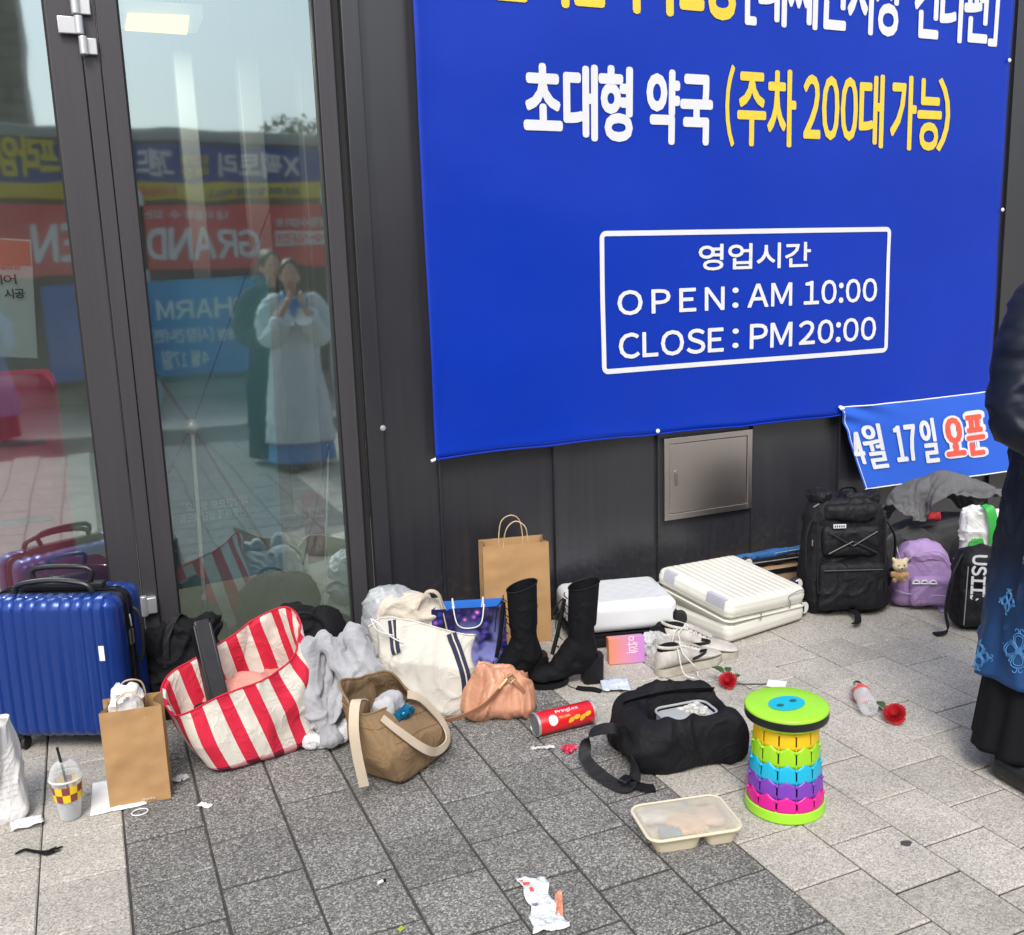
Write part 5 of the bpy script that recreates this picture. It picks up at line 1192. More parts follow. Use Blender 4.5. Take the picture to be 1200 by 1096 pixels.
# ---- black backpack ----
def pack(name, w, d, h, m, loc_, rz, lab, tilt=.0, taper=.82, amp=.008, res=.007, seed=1, r=.06):
    r_ = root(name, loc_, rz, lab, 'backpack'); r_.rotation_euler = (tilt, 0, rz)
    fd = fold_disp(amp, 8, seed, (1, 1, .6))
    def dp(p, n, u):
        t = (u.z+1)/2; k = 1-(1-taper)*max(0, t-.35)/.65
        return Vector((p.x*(k-1), p.y*(k-1)*.8, -.02*abs(u.x)**2*t))+fd(p, n)
    rbox(w, d, h, r, res, dp).build('body', m, r_); return r_
bp_ = pack('backpack', .36, .20, .50, M_blk, (2.88, -.47, 0), radians(-25), 'large black travel backpack with a small white tag between cream case and purple backpack', tilt=-.06, seed=4)
def pocket(par, x, y, z, w, d, h, m, seed, nm='pocket', amp=.006, r=.03):
    fd = fold_disp(amp, 12, seed); mb = rbox(w, d, h, r, .008, lambda p, n, u: fd(p, n)); mb.v = [(a+x, b+y, c+z) for a, b, c in mb.v]; return mb.build(nm, m, par)
pocket(bp_, 0, -.10, .03, .28, .07, .20, M_blk, 5); pocket(bp_, 0, -.095, .25, .24, .05, .13, M_blk, 6); pocket(bp_, -.0, -.08, .40, .22, .05, .07, M_blk, 8)
pocket(bp_, -.11, -.02, .47, .08, .10, .055, M_blk, 18, 'top_flap', .01, .03); pocket(bp_, .07, 0, .45, .16, .12, .06, M_blk, 19, 'top_flap', .01, .03)
mb = MB(); mb.box((-.055, -.128, .385), (.052, .003, .017)); mb.build('tag', M_white, bp_, bevel=.001)
mb = MB()
for k in range(5):
    me = None; mb.box((-.074+.009*k, -.1298, .385), (.005, .001, .009))
o = mb.build('tag_print', M_bpl, bp_); o['kind'] = 'stuff'
mb = MB()
for a, b2 in (((-.10, -.13, .36), (.0, -.13, .30)), ((.0, -.13, .30), (.10, -.13, .36)), ((-.10, -.132, .27), (.0, -.13, .32)), ((0, -.13, .32), (.10, -.13, .27)), ((-.12, -.14, .2), (.12, -.14, .2)), ((-.14, -.11, .42), (-.14, -.12, .10)), ((.14, -.11, .42), (.14, -.12, .10))): mb.tube([a, b2], .0035, 6)
mb.build('bungee_cord', M_bpl, bp_)
mb = MB(); mb.strap([(.155, -.06, .40), (.185, -.09, .33), (.18, -.10, .22), (.165, -.09, .12)], .022, .004, (0, 1, 0)); mb.build('strap', M_blk, bp_); mb = MB(); mb.strap([(-.155, -.06, .40), (-.185, -.09, .33), (-.185, -.10, .2)], .022, .004, (0, 1, 0)); mb.build('strap', M_blk, bp_); mb = MB(); mb.strap([(.0, -.10, .03), (.01, -.16, .02), (-.005, -.22, .005), (-.03, -.25, .004)], .026, .003, (1, 0, 0)); mb.build('strap', M_blk, bp_)
mb = MB(); mb.tube([(-.03, -.03, .49), (-.02, -.04, .53), (.03, -.04, .53), (.04, -.03, .49)], .008, 8, flat=.6, smooth=4); mb.build('handle', M_blk, bp_)
mb = MB(); mb.tube([(-.15, -.08, .46), (-.13, -.09, .475)], .003, 6); mb.tube([(-.16, -.10, .30), (-.16, -.105, .325)], .0035, 6); mb.build('zip_pull', M_zip, bp_)
# ---- purple backpack with plush ----
M_pur = mat('lilac nylon', (.33, .215, .43), .62, .08, 8, .25, 260, wr=.35, wrs=9); M_pur2 = mat('lilac webbing', (.42, .30, .52), .7)
pp = pack('backpack', .26, .13, .29, M_pur, (3.19, -.60, 0), radians(-32), 'lilac purple backpack with three pale loops and a plush bear', taper=.72, amp=.007, seed=9)
pocket(pp, .02, -.068, .02, .17, .05, .13, M_pur, 3); pocket(pp, 0, -.03, .20, .17, .06, .06, M_pur, 4, 'top_flap')
for k in range(3):
    mb = MB(); mb.tube([(-.045+.034*k+.013*cos(pi*j/8), -.100, .128+.015*sin(pi*j/8)) for j in range(9)], .0028, 6); mb.tube([(-.061+.034*k, -.100, .128), (-.029+.034*k, -.1, .128)], .0025, 6); mb.build('arch_badge', M_paper, pp)
mb = MB(); mb.tube([(-.10, -.07, .20), (-.04, -.085, .255), (.05, -.08, .26), (.10, -.06, .20)], .003, 6, smooth=5); mb.tube([(-.12, -.07, .09), (-.06, -.08, .075), (.11, -.09, .072), (.13, -.06, .07)], .003, 6, smooth=5); mb.strap([(.12, -.03, .22), (.15, -.05, .12), (.14, -.06, .02)], .02, .003, (0, 1, 0)); mb.build('piping', M_pur2, pp)
mb = MB(); mb.grid(lambda u, v: (.06+.13*u, -.10+.08*v, .006+.004*noise.noise(Vector((u*4, v*3, 1)))), 12, 8); mb.build('loose_strap', M_pur2, pp, solid=.004)
pc = P(1050, 664, -.62); 
pl = root('plush_keychain', (pc.x, pc.y-.02, pc.z-.03), radians(-30), 'small cream and tan plush bear keychain hanging by the purple backpack', 'keychain')
M_plt, M_plc = mat('tan plush', (.42, .25, .11), .95, .15, 40, .6, 200, sheen=.4), mat('cream plush', (.60, .50, .33), .95, .15, 40, .6, 200, sheen=.4)
mb = MB(); mb.ell((0, 0, .0), (.026, .022, .026)); mb.ell((-.018, 0, -.022), (.012, .012, .014)); mb.ell((.018, 0, -.022), (.012, .012, .014)); mb.ell((-.026, -.005, .004), (.012, .011, .014)); mb.ell((.026, -.005, .0), (.012, .011, .014)); fd = fold_disp(.002, 90, 1)
me = remesh(mb, .003, 'body', 3, lambda c, n: fd(c, n)); obj('body', me, M_plt, pl)
mb = MB(); mb.ell((0, -.004, .042), (.030, .026, .026)); mb.ell((-.024, 0, .064), (.011, .008, .011)); mb.ell((.024, 0, .064), (.011, .008, .011)); mb.ell((0, -.028, .036), (.011, .009, .008))
me = remesh(mb, .003, 'head', 3, lambda c, n: fd(c, n)); obj('head', me, M_plc, pl)
mb = MB(); mb.ell((-.011, -.028, .048), (.003,)*3, 8, 6); mb.ell((.011, -.028, .048), (.003,)*3, 8, 6); mb.ell((0, -.037, .038), (.004, .003, .003), 8, 6); mb.build('eyes_and_nose', M_bpl, pl)
mb = MB(); mb.tube([(0, 0, .07), (-.01, .0, .10), (-.015, .02, .13)], .0018, 6, smooth=4); mb.build('chain', M_alu, pl)
# ---- heap of coats ----
M_coat = mat('dark grey wool', (.040, .040, .043), .92, .25, 14, .5, 240, sheen=.15, wr=.2, wrs=7); M_coat2 = mat('charcoal cloth', (.05, .05, .053), .92, .2, 10, .5, 240, sheen=.15, wr=.2, wrs=7); M_coat3 = mat('grey jersey', (.11, .11, .115), .92, .2, 10, .4, 240, wr=.25, wrs=8); M_plaid = mat('red lining', (.36, .02, .03), .8, .4, 50)
me = drape([((-.02, .03, .20), (.17, .11, .25)), ((.14, .02, .26), (.13, .10, .25)), ((-.13, -.02, .33), (.07, .07, .10)), ((.04, .0, .40), (.15, .09, .11)), ((.22, .0, .24), (.08, .08, .24))], 1.0, .80, 60, 50, .60, 36, rot=.3, seed=7, curl=.05, bend=1.5)
for v in me.vertices: v.co.z *= 1.12
ch_ = obj('coat_heap', me, M_coat2, None, solid=.008, sub=1); ch_.location = (3.46, -.42, 0); ch_.rotation_euler = (0, 0, radians(-33)); tag(ch_, 'heap of dark grey coats piled against the wall behind the purple backpack', 'coats')
me2 = drape([((-.17, -.04, .40), (-.05, -.05, .45), .045, .05), ((.0, -.05, .49), (.17, -.06, .43), .05, .05), ((.0, .02, .40), (.20, .09, .09)), ((.05, .0, .20), (.20, .08, .22))], .60, .46, 48, 40, .58, 32, rot=.2, seed=12, curl=.06, bend=1.0)
jk = obj('jacket', me2, M_coat3, None, solid=.008, sub=1); jk.location = (3.455, -.43, -.005); jk.rotation_euler = (0, 0, radians(-33)); tag(jk, 'lighter grey jacket with loose sleeves thrown on top of the dark coats', 'jacket')
mb = rbox(.06, .03, .035, .012, .006, fold_disp(.006, 20, 2)); mb.v = [(x-.05, y-.125, z+.345) for x, y, z in mb.v]; mb.build('lining', M_plaid, jk)
db = heap('black_bag', [((0, 0, .14), (.12, .08, .15)), ((0, -.02, .2), (.1, .06, .1))], M_coat, (3.30, -.42, 0), radians(-30), 'dark bag half hidden between purple backpack and coats', 'bag', amp=.012, fs=9, seed=6)
# green and white bag on the coats
gb = root('printed_bag', (3.415, -.70, 0), radians(-30), 'white bag with bright green print under the coats behind the black and white backpack', 'bag'); gb.scale = (1.05, 1, 1.28)
fd = fold_disp(.010, 12, 3); mb = rbox(.17, .07, .33, .03, .008, lambda p, n, u: fd(p, n)+Vector((-p.x*.15*(u.z+1)/2, 0, 0))); mb.build('body', M_canw, gb)
M_grn = mat('green print', (.03, .36, .05), .5, .1); rnd = random.Random(5)
mb = MB(); mb.strap([(.03, -.055, .22), (.025, -.062, .28), (.01, -.055, .335), (-.01, -.03, .345)], .035, .004, (1, 0, 0)); mb.build('strap', M_grn, gb)
mb = MB()
for k in range(9): a = rnd.uniform(0, 6.28); r_ = rnd.uniform(.0, .028); x, z = -.035+r_*cos(a), .225+r_*sin(a)*1.1; mb.tube([(x+.012*cos(t), -.0515, z+.009*sin(t)) for t in [2*pi*j/10 for j in range(10)]], .0035, 5, closed=True)
o = mb.build('leaf_print', M_grn, gb); tag(o, kind='stuff')
# ---- black and white backpack ----
bw = pack('backpack', .24, .15, .33, M_blk, (3.20, -.90, 0), radians(-38), 'black backpack with big white lettering beside the standing person', taper=.85, amp=.007, seed=15)
pocket(bw, -.0, -.07, .02, .19, .05, .16, M_blk, 6)
me = text_mesh('USIII', (-.10, .10, -.026, .030), .06)
for v in me.vertices: p = Matrix.Rotation(pi/2, 3, 'Y') @ Vector((v.co.x, 0, v.co.z)); v.co = Vector((-.035, -.094-v.co.y, .225))+p
obj('lettering', me, M_white, bw)
mb = MB(); mb.strap([(-.09, -.05, .31), (-.135, -.10, .22), (-.15, -.11, .10), (-.14, -.12, .02), (-.19, -.14, .006)], .035, .006, (.3, 1, 0)); mb.strap([(.09, -.05, .31), (.13, -.09, .2), (.12, -.09, .05)], .03, .006, (0, 1, 0)); mb.build('strap', M_blk, bw)
mb = MB(); mb.tube([(-.075, -.105, .28), (-.08, -.11, .04)], .002, 6); mb.build('zip', M_zip, bw)
# ---- black shoulder bag in front ----
kb = root('shoulder_bag', (1.535, -1.235, 0), radians(-9), 'black nylon shoulder bag lying open with a clear food tub inside, left of the stool', 'shoulder bag')
M_nyl = mat('black bag nylon', (.0065, .0065, .009), .75, .2, 12, .3, 500, spec=.25, wr=.45, wrs=7)
fdk = fold_disp(.014, 6.5, 41, (1, 1, .7))
def kd(p, n, u):
    o_ = fdk(p, n); t = (u.z+1)/2
    # the top sags into a mouth between two raised lips
    if u.z > -.2:
        m_ = min(1, 1.35*exp(-((p.x-.03)/.115)**4-((p.y+.005)/.062)**4)); o_ += Vector((0, 0, -.125*m_*max(0, u.z)))
        o_ += Vector((0, 0, .028*exp(-((p.y-.11)/.05)**2-((p.x+.02)/.14)**2)*t+.012*exp(-((p.x-.16)/.06)**2)*t))
    o_ += Vector((0, -.0, 0))+Vector((p.x*-.08*t, 0, 0)); return o_
mb = rbox(.365, .26, .155, .05, .006, kd); mb.build('body', M_nyl, kb)
def lip(xs, y, z):
    return [(x, y(x), z(x)) for x in xs]
xs = [-.15+.025*k for k in range(13)]
mb = MB(); mb.strap([(x, .055+.012*cos(x*9), .15+.014*cos(x*8)) for x in xs], .045, .003, [(0, -.7, .8)]*13, smooth=3); mb.build('zip_flap', M_nyl, kb)
mb = MB(); mb.strap([(-.185, -.02, .09), (-.215, -.03, .125), (-.27, .0, .105), (-.305, -.03, .05), (-.275, -.11, .02), (-.235, -.17, .012), (-.20, -.16, .03), (-.185, -.10, .06)], .036, .004, [(0, .6, .8), (.2, .8, .6), (.6, .6, .5), (.9, .2, .6), (.8, .3, .6), (.7, .6, .5), (.6, .6, .5), (0, .5, 1)], smooth=8)
mb.strap([(-.235, -.15, .02), (-.205, -.17, .018), (-.18, -.185, .012), (-.15, -.19, .006)], .034, .004, [(.5, .8, 0)]*4); mb.build('strap', M_blk, kb)
mb = MB(); mb.box((-.225, -.155, .028), (.04, .03, .01), rz=.6); mb.build('buckle', M_bpl, kb, bevel=.003)
mb = MB(); mb.tube([(-.02, .10, .168), (.0, .095, .172), (.02, .10, .168)], .004, 6); mb.build('zip_pull', M_bpl, kb)
tb = root('food_tub', (1.565, -1.245, .072), radians(-5), 'clear plastic food tub with pale contents inside the black shoulder bag', 'food tub')
mb = rbox(.17, .10, .055, .02, .012); mb.v = [(x, y, z+.005) for x, y, z in mb.v]; mb.build('tub', clear('tub plastic', (.86, .88, .9), .12, .45, (.5, .52, .55)), tb)
mb = MB(); mb.tube([(x, y-.0525, .060) for x, y in rrect(.175, .105, .03)], .004, 8, closed=True); mb.build('rim', clear('tub rim', (.8, .82, .84), .15, .15, (.42, .44, .46)), tb)
mb = MB(); rnd = random.Random(3)
for k in range(26): mb.ell((rnd.uniform(-.01, .065), rnd.uniform(-.035, .035), .055+rnd.uniform(0, .010)), (.012, .009, .005), 8, 5, Matrix.Rotation(rnd.uniform(0, 3), 3, 'Z'))
o = mb.build('contents', mat('pale crumbs', (.50, .49, .46), .7, .35, 80), tb); tag(o, kind='stuff')
# ---- folding stool ----
sx_, sy_ = 1.632, -1.625
sl_ = root('folding_stool', (sx_, sy_, 0), .15, 'telescopic round stool in rainbow tiers with a lime green seat', 'stool'); sl_.scale = (.94, .94, .97)
cols = [('magenta plastic', (.62, .012, .25)), ('violet plastic', (.17, .045, .40)), ('cyan plastic', (.01, .40, .62)), ('lime plastic', (.30, .60, .02)), ('yellow plastic', (.78, .50, .01))]
M_ti = [mat(n, c, .35, .04, spec=.4) for n, c in cols]; M_lime = mat('bright green plastic', (.32, .68, .03), .38, .03); M_cyn = mat('cyan pad', (.01, .42, .58), .45, .04)
mb = MB(); mb.lathe([(.001, .001), (.112, .001), (.114, .004), (.113, .030), (.108, .034), (.100, .034), (.100, .02)], 64); mb.build('base_ring', M_lime, sl_, ang=30)
mb = MB(); mb.lathe([(.098, .02), (.080, .265)], 48); mb.build('inner_core', M_bpl, sl_)
zt_ = [.034, .072, .116, .162, .212, .262]; NP = 12
for k in range(5):
    za, zb = zt_[k], zt_[k+1]; ra, rb = .1085-.0045*k, .1048-.0045*k
    def rad(z, k=k, za=za, zb=zb, ra=ra, rb=rb): return ra+(rb-ra)*(z-za)/(zb-za)
    ring = MB(); 
    ring.lathe([(ra-.004, za-.004), (ra+.0005, za-.004), (ra+.0005, za+.006), (ra-.004, za+.006)], 60); rg = ring.build('tier', M_ti[k], sl_, ang=30)
    for j in range(NP):
        a0 = 2*pi*j/NP+.022; a1 = 2*pi*(j+1)/NP-.022; mb = MB()
        def fn(u, v, a0=a0, a1=a1, za=za, zb=zb, k=k):
            a = a0+(a1-a0)*u; top = zb+.004*cos(2*pi*u*1.0+pi)+.003*(1 if .4 < u < .6 else 0)-.001; z = za-.003+(top-za+.003)*v; r = rad(z)+.0012*sin(pi*v); return (r*cos(a), r*sin(a), z)
        mb.grid(fn, 14, 6); mb.build('panel', M_ti[k], rg, solid=.0025, ang=30)
    mb = MB()
    for j in range(NP):
        a = 2*pi*j/NP; z = zb-.008; r = rad(z)+.003; mb.ell((r*cos(a), r*sin(a), z), (.0055, .0055, .005), 8, 6)
    o = mb.build('rivets', M_ti[k], rg); tag(o, kind='stuff')
SH = Vector((0, 0, 0)); tilt = Matrix.Rotation(.0, 3, 'X')
mb = MB(); mb.lathe([(.088, .258), (.105, .264), (.112, .270), (.112, .275), (.10, .275)], 64); mb.build('seat_collar', M_lime, sl_, ang=30)
mb = MB(); mb.lathe([(.10, .274), (.1165, .275), (.118, .279), (.118, .297), (.1165, .299), (.10, .299)], 64); mb.build('black_band', M_bpl, sl_, ang=30)
mb = MB(); mb.lathe([(.117, .297), (.1185, .301), (.117, .306), (.113, .308), (.06, .3065), (.001, .3065)], 64); mb.build('seat', M_lime, sl_, ang=50)
mb = MB()
vs = [(.058*cos(2*pi*k/40)*1.0, .044*sin(2*pi*k/40), .3082) for k in range(40)]; mb.add(vs, [tuple(range(40))]); mb.build('pad', M_cyn, sl_, smooth=False)
for s in (-1, 1):
    mb = MB(); vs = [(s*.026+.012*cos(2*pi*k/20), .009*sin(2*pi*k/20), .3088) for k in range(20)]; mb.add(vs, [tuple(range(20))]); mb.build('finger_hole', mat('dark teal recess', (.005, .12, .14), .6) if s < 0 else MATS['dark teal recess'], sl_, smooth=False)
# ---- food tray ----
M_tr = mat('cream tray plastic', (.66, .58, .42), .4, .03, spec=.5); M_lid = clear('hazy lid', (.93, .92, .90), .22, .80, (.72, .68, .60))
ty = root('food_tray', (1.31, -1.625, 0), radians(-12), 'cream plastic takeaway tray with hazy clear lid on the dark pavers', 'food tray')
def comp(x, w, y=0, d=.155):
    return (x, y, w, d)
for x, y, w, d in ((-.045, 0, .135, .160), (.073, 0, .085, .160)):
    def wall_(u, v, x=x, y=y, w=w, d=d):
        cx, cy = se(2*pi*u, 7); k = .84+.16*v; return (x+cx*w/2*k, y+cy*d/2*k, .002+.044*v)
    mb = MB(); mb.grid(wall_, 64, 8, cu=True, capb=True); mb.build('compartment', M_tr, ty, solid=.0012, ang=50)
mb = MB(); mb.tube([(x, y-.0875, .047) for x, y in rrect(.252, .175, .032)], .0042, 8, closed=True); mb.build('rim', M_tr, ty)
mb = MB(); ring = [(x, y-.0875) for x, y in rrect(.248, .171, .03)]; n = len(ring); mb.add([(x, y, .049) for x, y in ring]+[(x*.93, y*.91, .054) for x, y in ring], [(i, (i+1) % n, n+(i+1) % n, n+i) for i in range(n)]+[tuple(range(n, 2*n))]); mb.build('lid', M_lid, ty)
foods = [((-.075, .045, .034), (.035, .022, .012), (.62, .60, .57)), ((-.055, -.035, .032), (.030, .020, .010), (.10, .16, .20)), ((.0, .0, .030), (.05, .05, .010), (.62, .38, .20)), ((.075, .03, .030), (.03, .05, .010), (.66, .46, .30)), ((.0, .055, .036), (.05, .012, .008), (.55, .52, .44)), ((.07, .055, .038), (.016, .006, .005), (.12, .10, .09)), ((-.02, .045, .036), (.03, .010, .008), (.40, .42, .30))]
for k, (c_, r_, cl) in enumerate(foods):
    mb = MB(); b2 = rbox(r_[0]*2, r_[1]*2, r_[2]*2, min(r_)*.9, .006, fold_disp(.003, 60, k), c=c_, zbase=False); b2.build('food', mat('food %d' % k, cl, .6, .25, 60), ty)
# ---- crisp can ----
A_, B_ = G(630, 864), G(694, 848); A_.z = B_.z = 0; dr = (B_-A_).normalized(); ctr = (A_+B_)/2+Vector((-dr.y, dr.x, 0))*.012
can = root('crisp_can', (ctr.x, ctr.y, .0375), atan2(dr.y, dr.x), 'red cardboard crisp can lying on its side beside the peach leather bag', 'can')
M_can2 = mat('glossy red print', (.60, .010, .018), .3, .03, coat=.3); RX = Matrix.Rotation(pi/2, 3, 'Y')
mb = MB(); mb.lathe([(.0365, -.100), (.037, -.099), (.037, .099), (.0365, .100)], 48, M=RX); mb.build('tube', M_can2, can, ang=30)
mb = MB(); mb.lathe([(.037, -.105), (.0385, -.104), (.0385, -.097), (.037, -.096)], 48, M=RX); mb.lathe([(.037, .105), (.0382, .104), (.0382, .098), (.037, .097)], 48, M=RX); mb.build('rim', M_alu, can, ang=30)
mb = MB(); mb.lathe([(.001, -.101), (.036, -.101), (.037, -.1045)], 48, M=RX); mb.build('lid', mat('grey foil lid', (.17, .18, .18), .3, .2, 30, metal=.3), can, ang=30)
mb = MB(); mb.lathe([(.001, .100), (.037, .101)], 48, M=RX); mb.build('base', M_alu, can)
def oncan(me, m, nm='lettering', off=.0004):
    # x along the can, z height -> wrapped round it; centred on the side facing the camera
    for v in me.vertices:
        a = -v.co.z/.037+radians(-58); r = .037+off+v.co.y*.0; v.co = Vector((v.co.x, r*cos(pi-a-pi)*0+r*(-cos(-a-0)*1), r*sin(-a))) if False else Vector((v.co.x, -r*sin(radians(58)+v.co.z/.037+radians(-20)+0)*0-r*cos(radians(35)+v.co.z/.037), r*sin(radians(35)+v.co.z/.037)))
    return obj(nm, me, m, can)
def wrapshape(pts, m, nm, off=.0004):
    me = bpy.data.meshes.new(nm); vs = [Vector((0, 0, 0))]; cx = sum(p[0] for p in pts)/len(pts); cz = sum(p[1] for p in pts)/len(pts); n = len(pts)
    vs = [(cx+(x-cx)*s, 0, cz+(z-cz)*s) for s in (.02, .35, .7, 1) for x, z in pts]; me.from_pydata(vs, [], [(j*n+i, j*n+(i+1) % n, (j+1)*n+(i+1) % n, (j+1)*n+i) for j in range(3) for i in range(n)]); return oncan(me, m, nm, off)
me = text_mesh('Pringles', (-.036, .045, .012, .028), .05); oncan(me, M_white, off=.0008)
me = text_mesh('ORIGINAL', (-.030, .012, -.003, .004), .04); oncan(me, M_yel, off=.0008)
wrapshape([(-.052+.016*cos(2*pi*k/24), -.004+.018*sin(2*pi*k/24)) for k in range(24)], M_white, 'badge')
for k, (x, z, a) in enumerate(((.012, -.016, .5), (.032, -.010, .2), (.052, -.016, .7), (.072, -.008, .3))): wrapshape([(x+.013*cos(t)*cos(a)-.007*sin(t)*sin(a), z+.013*cos(t)*sin(a)+.007*sin(t)*cos(a)) for t in [2*pi*j/16 for j in range(16)]], mat('crisp print', (.75, .38, .03), .4, .2, 80) if k == 0 else MATS['crisp print'], 'crisp_print', .0004+.0002*k)
# ---- bottle ----
A_, B_ = G(1004, 812), G(1023, 850); dr = (B_-A_); dr.z = 0; L = .195; dr.normalize(); c0 = Vector((A_.x, A_.y, .031))
bo = root('plastic_bottle', c0, atan2(dr.y, dr.x), 'empty clear plastic bottle with black cap and red label beside the carnation', 'bottle')
mb = MB(); mb.lathe([(.0125, .012), (.0125, .03), (.016, .036), (.026, .058), (.030, .08), (.029, .10), (.026, .115), (.029, .135), (.030, .16), (.028, .188), (.018, .195), (.006, .19)], 32, M=RX); mb.build('bottle_wall', clear('bottle plastic', (.93, .95, .96), .04, .86), bo)
mb = MB(); mb.lathe([(.001, 0), (.0145, 0), (.015, .003), (.015, .016), (.013, .017)], 28, M=RX); mb.build('cap', M_bpl, bo, ang=30)
mb = MB(); mb.lathe([(.0235, .046), (.0302, .068), (.0308, .088)], 32, M=RX); mb.build('label', M_redp, bo)
me = text_mesh('Co', (.05, .075, -.008, .008), .06)
for v in me.vertices: a = v.co.z/.03+.9; v.co = Vector((v.co.x, -.0325*cos(a), .0325*sin(a)))
obj('lettering', me, M_white, bo)
# ---- flowers ----
M_pet = mat('red petals', (.36, .003, .010), .6, .3, 40); M_stem = mat('green stem', (.035, .085, .02), .6, .2, 20)
def flower(px, py, lab, rad, seed, stem, leaves, nm='carnation'):
    p = G(px, py); r_ = root(nm, (p.x, p.y, 0), facing(p.x, p.y), lab, 'flower'); rnd = random.Random(seed)
    ax = Vector((-.1, -.55, .55)).normalized(); q = ax.to_track_quat('Z', 'Y').to_matrix(); c = Vector((0, 0, rad*.95))
    n = 0
    for ringi, (cnt, rr, tl) in enumerate(((4, -.25, .75), (6, .0, .60), (8, .14, .72), (10, .30, .90), (12, .46, 1.15), (12, .6, 1.45))):
        for k in range(cnt):
            a = 2*pi*k/cnt+rnd.uniform(-.2, .2); mb = MB(); w = rad*rnd.uniform(.5, .66); hh = rad*rnd.uniform(.6, .8)
            def pf(u, v, a=a, w=w, hh=hh, rr=rr, tl=tl, s=rnd.random()*9):
                x = (u-.5)*w*(.45+.55*v)*1.5; z = hh*v; cup = .25*rad*(2*(u-.5))**2; fr = rad*.08*sin(u*24+s)*v*v
                y = rad*rr*.55+z*sin(tl)-cup*.5+fr; zz = z*cos(tl)+fr*.6-rad*.15
                d = Vector((cos(a)*y-sin(a)*x, sin(a)*y+cos(a)*x, zz)); return q @ d+c
            mb.grid(pf, 18, 6); mb.build('petal', M_pet, r_, ang=80); n += 1
    mb = MB(); mb.tube([c-ax*rad*.3, c+Vector(stem[0])*.3+Vector((0, 0, -.4*rad)), Vector(stem[0])+Vector((0, 0, .004)), Vector(stem[1])+Vector((0, 0, .003))], .0022, 6, smooth=5); mb.build('stem', M_stem, r_)
    for (x, y, z, a, s) in leaves:
        mb = MB()
        def lf(u, v, x=x, y=y, z=z, a=a, s=s):
            w = sin(pi*min(1, v*.97+.03))*s*.32*(2*u-1); return (x+cos(a)*v*s-sin(a)*w, y+sin(a)*v*s+cos(a)*w, z+.01*sin(v*2.5)+.004*abs(2*u-1))
        mb.grid(lf, 6, 8); mb.build('leaf', M_stem, r_, solid=.0008)
flower(1048, 847, 'red carnation with a short stem lying beside the plastic bottle', .034, 1, ((-.03, .07, 0), (-.05, .10, 0)), [(-.03, .045, .02, 2.2, .045)])
flower(853, 806, 'red rose with leaves lying between the sneakers and the black shoulder bag', .030, 2, ((.05, .03, 0), (.17, .05, 0)), [(-.012, .02, .045, 2.6, .05), (.0, .025, .04, 1.6, .04), (.02, .0, .03, .9, .035)], nm='rose')
# ---- small litter ----
def sheet(name, loc_, rz, w, d, m, lab, cat, amp=.006, fs=20, seed=1, lift=.004, nu=24, nv=16, shape=None):
    mb = MB()
    def fn(u, v):
        x, y = (u-.5)*w, (v-.5)*d
        if shape: x, y = shape(x, y, u, v)
        z = lift+amp*max(-.55, crease(Vector((x, y, 0))*fs+Vector((seed, 0, 0)))+.4)
        return (x, y, max(.0015, z))
    mb.grid(fn, nu, nv); o = mb.build(name, m, None, solid=.0006); o.location = loc_; o.rotation_euler = (0, 0, rz); return tag(o, lab, cat)
M_mask = mat('pale blue mask', (.52, .58, .68), .8, .04, 10, .3, 200)
p = G(721, 806); sheet('face_mask', xyz(p, .001), facing(p.x, p.y)+.1, .10, .10, M_mask, 'used pale blue face mask lying below the heel of the black boot', 'face mask', .005, 26, 3, .01)
p = G(685, 810); hb = root('hair_brush', xyz(p), facing(p.x, p.y)-.25, 'thin black hair accessory with a wire end beside the face mask', 'hair accessory')
mb = MB(); mb.tube([(-.075, .035, .003), (-.05, .012, .004), (-.02, .004, .005)], .0013, 6, smooth=5); mb.build('wire', M_bpl, hb); mb = MB(); mb.strap([(-.03, .008, .006), (.0, .0, .009), (.035, .003, .009), (.06, .0, .004)], .018, .006, (0, 1, .3)); mb.build('bristles', M_blk2, hb)
p = G(667, 880); sheet('candy_wrapper', xyz(p, .001), .5, .05, .035, mat('pink foil', (.62, .03, .09), .35, .25, 60, wr=.4), 'crumpled pink sweet wrapper below the crisp can', 'wrapper', .010, 60, 5, .004)
p = G(636, 878); sheet('clear_wrapper', xyz(p, .001), -.3, .075, .018, M_film, 'thin clear straw wrapper next to the pink sweet wrapper', 'wrapper', .004, 50, 6, .004)
p = G(910, 803); sheet('paper_square', xyz(p, .001), facing(p.x, p.y)-.1, .065, .065, M_paper, 'small white paper square behind the rainbow stool', 'paper', .002, 8, 2, .004)
p = G(143, 942); pr = sheet('paper_sheet', (p.x-.005, p.y+.06, .001), -.05, .15, .20, M_paper, 'white paper sheet lying under the small kraft bag', 'paper', .002, 9, 4, .002)
mb = MB(); q_ = G(167, 952)-Vector(pr.location); mb.tube([(q_.x+.022*cos(t), q_.y+.018*sin(t)+.0, .003) for t in [2*pi*k/14 for k in range(14)]], .0018, 6, closed=True); mb.build('loop', M_wc, pr)
p = G(212, 914); sheet('paper_scrap', xyz(p, .001), .3, .045, .035, mat('grey scrap', (.45, .44, .46), .8), 'grey crumpled scrap at the foot of the striped tote', 'paper scrap', .007, 40, 7, .003)
p = G(240, 945); sheet('paper_scrap', xyz(p, .001), .7, .020, .042, M_paper, 'small torn white scrap alone on the dark pavers below the striped tote', 'paper scrap', .003, 30, 8, .002)
p = G(447, 1035); cb = root('cigarette_butt', xyz(p), .3, 'tiny white cigarette butt on the dark pavers', 'cigarette butt'); mb = MB(); mb.tube([(-.010, 0, .0045), (.004, 0, .0045)], .004, 10); mb.build('paper', M_paper, cb); mb = MB(); mb.tube([(.004, 0, .0045), (.012, -.001, .004)], .004, 10); mb.build('ash', M_blk2, cb)
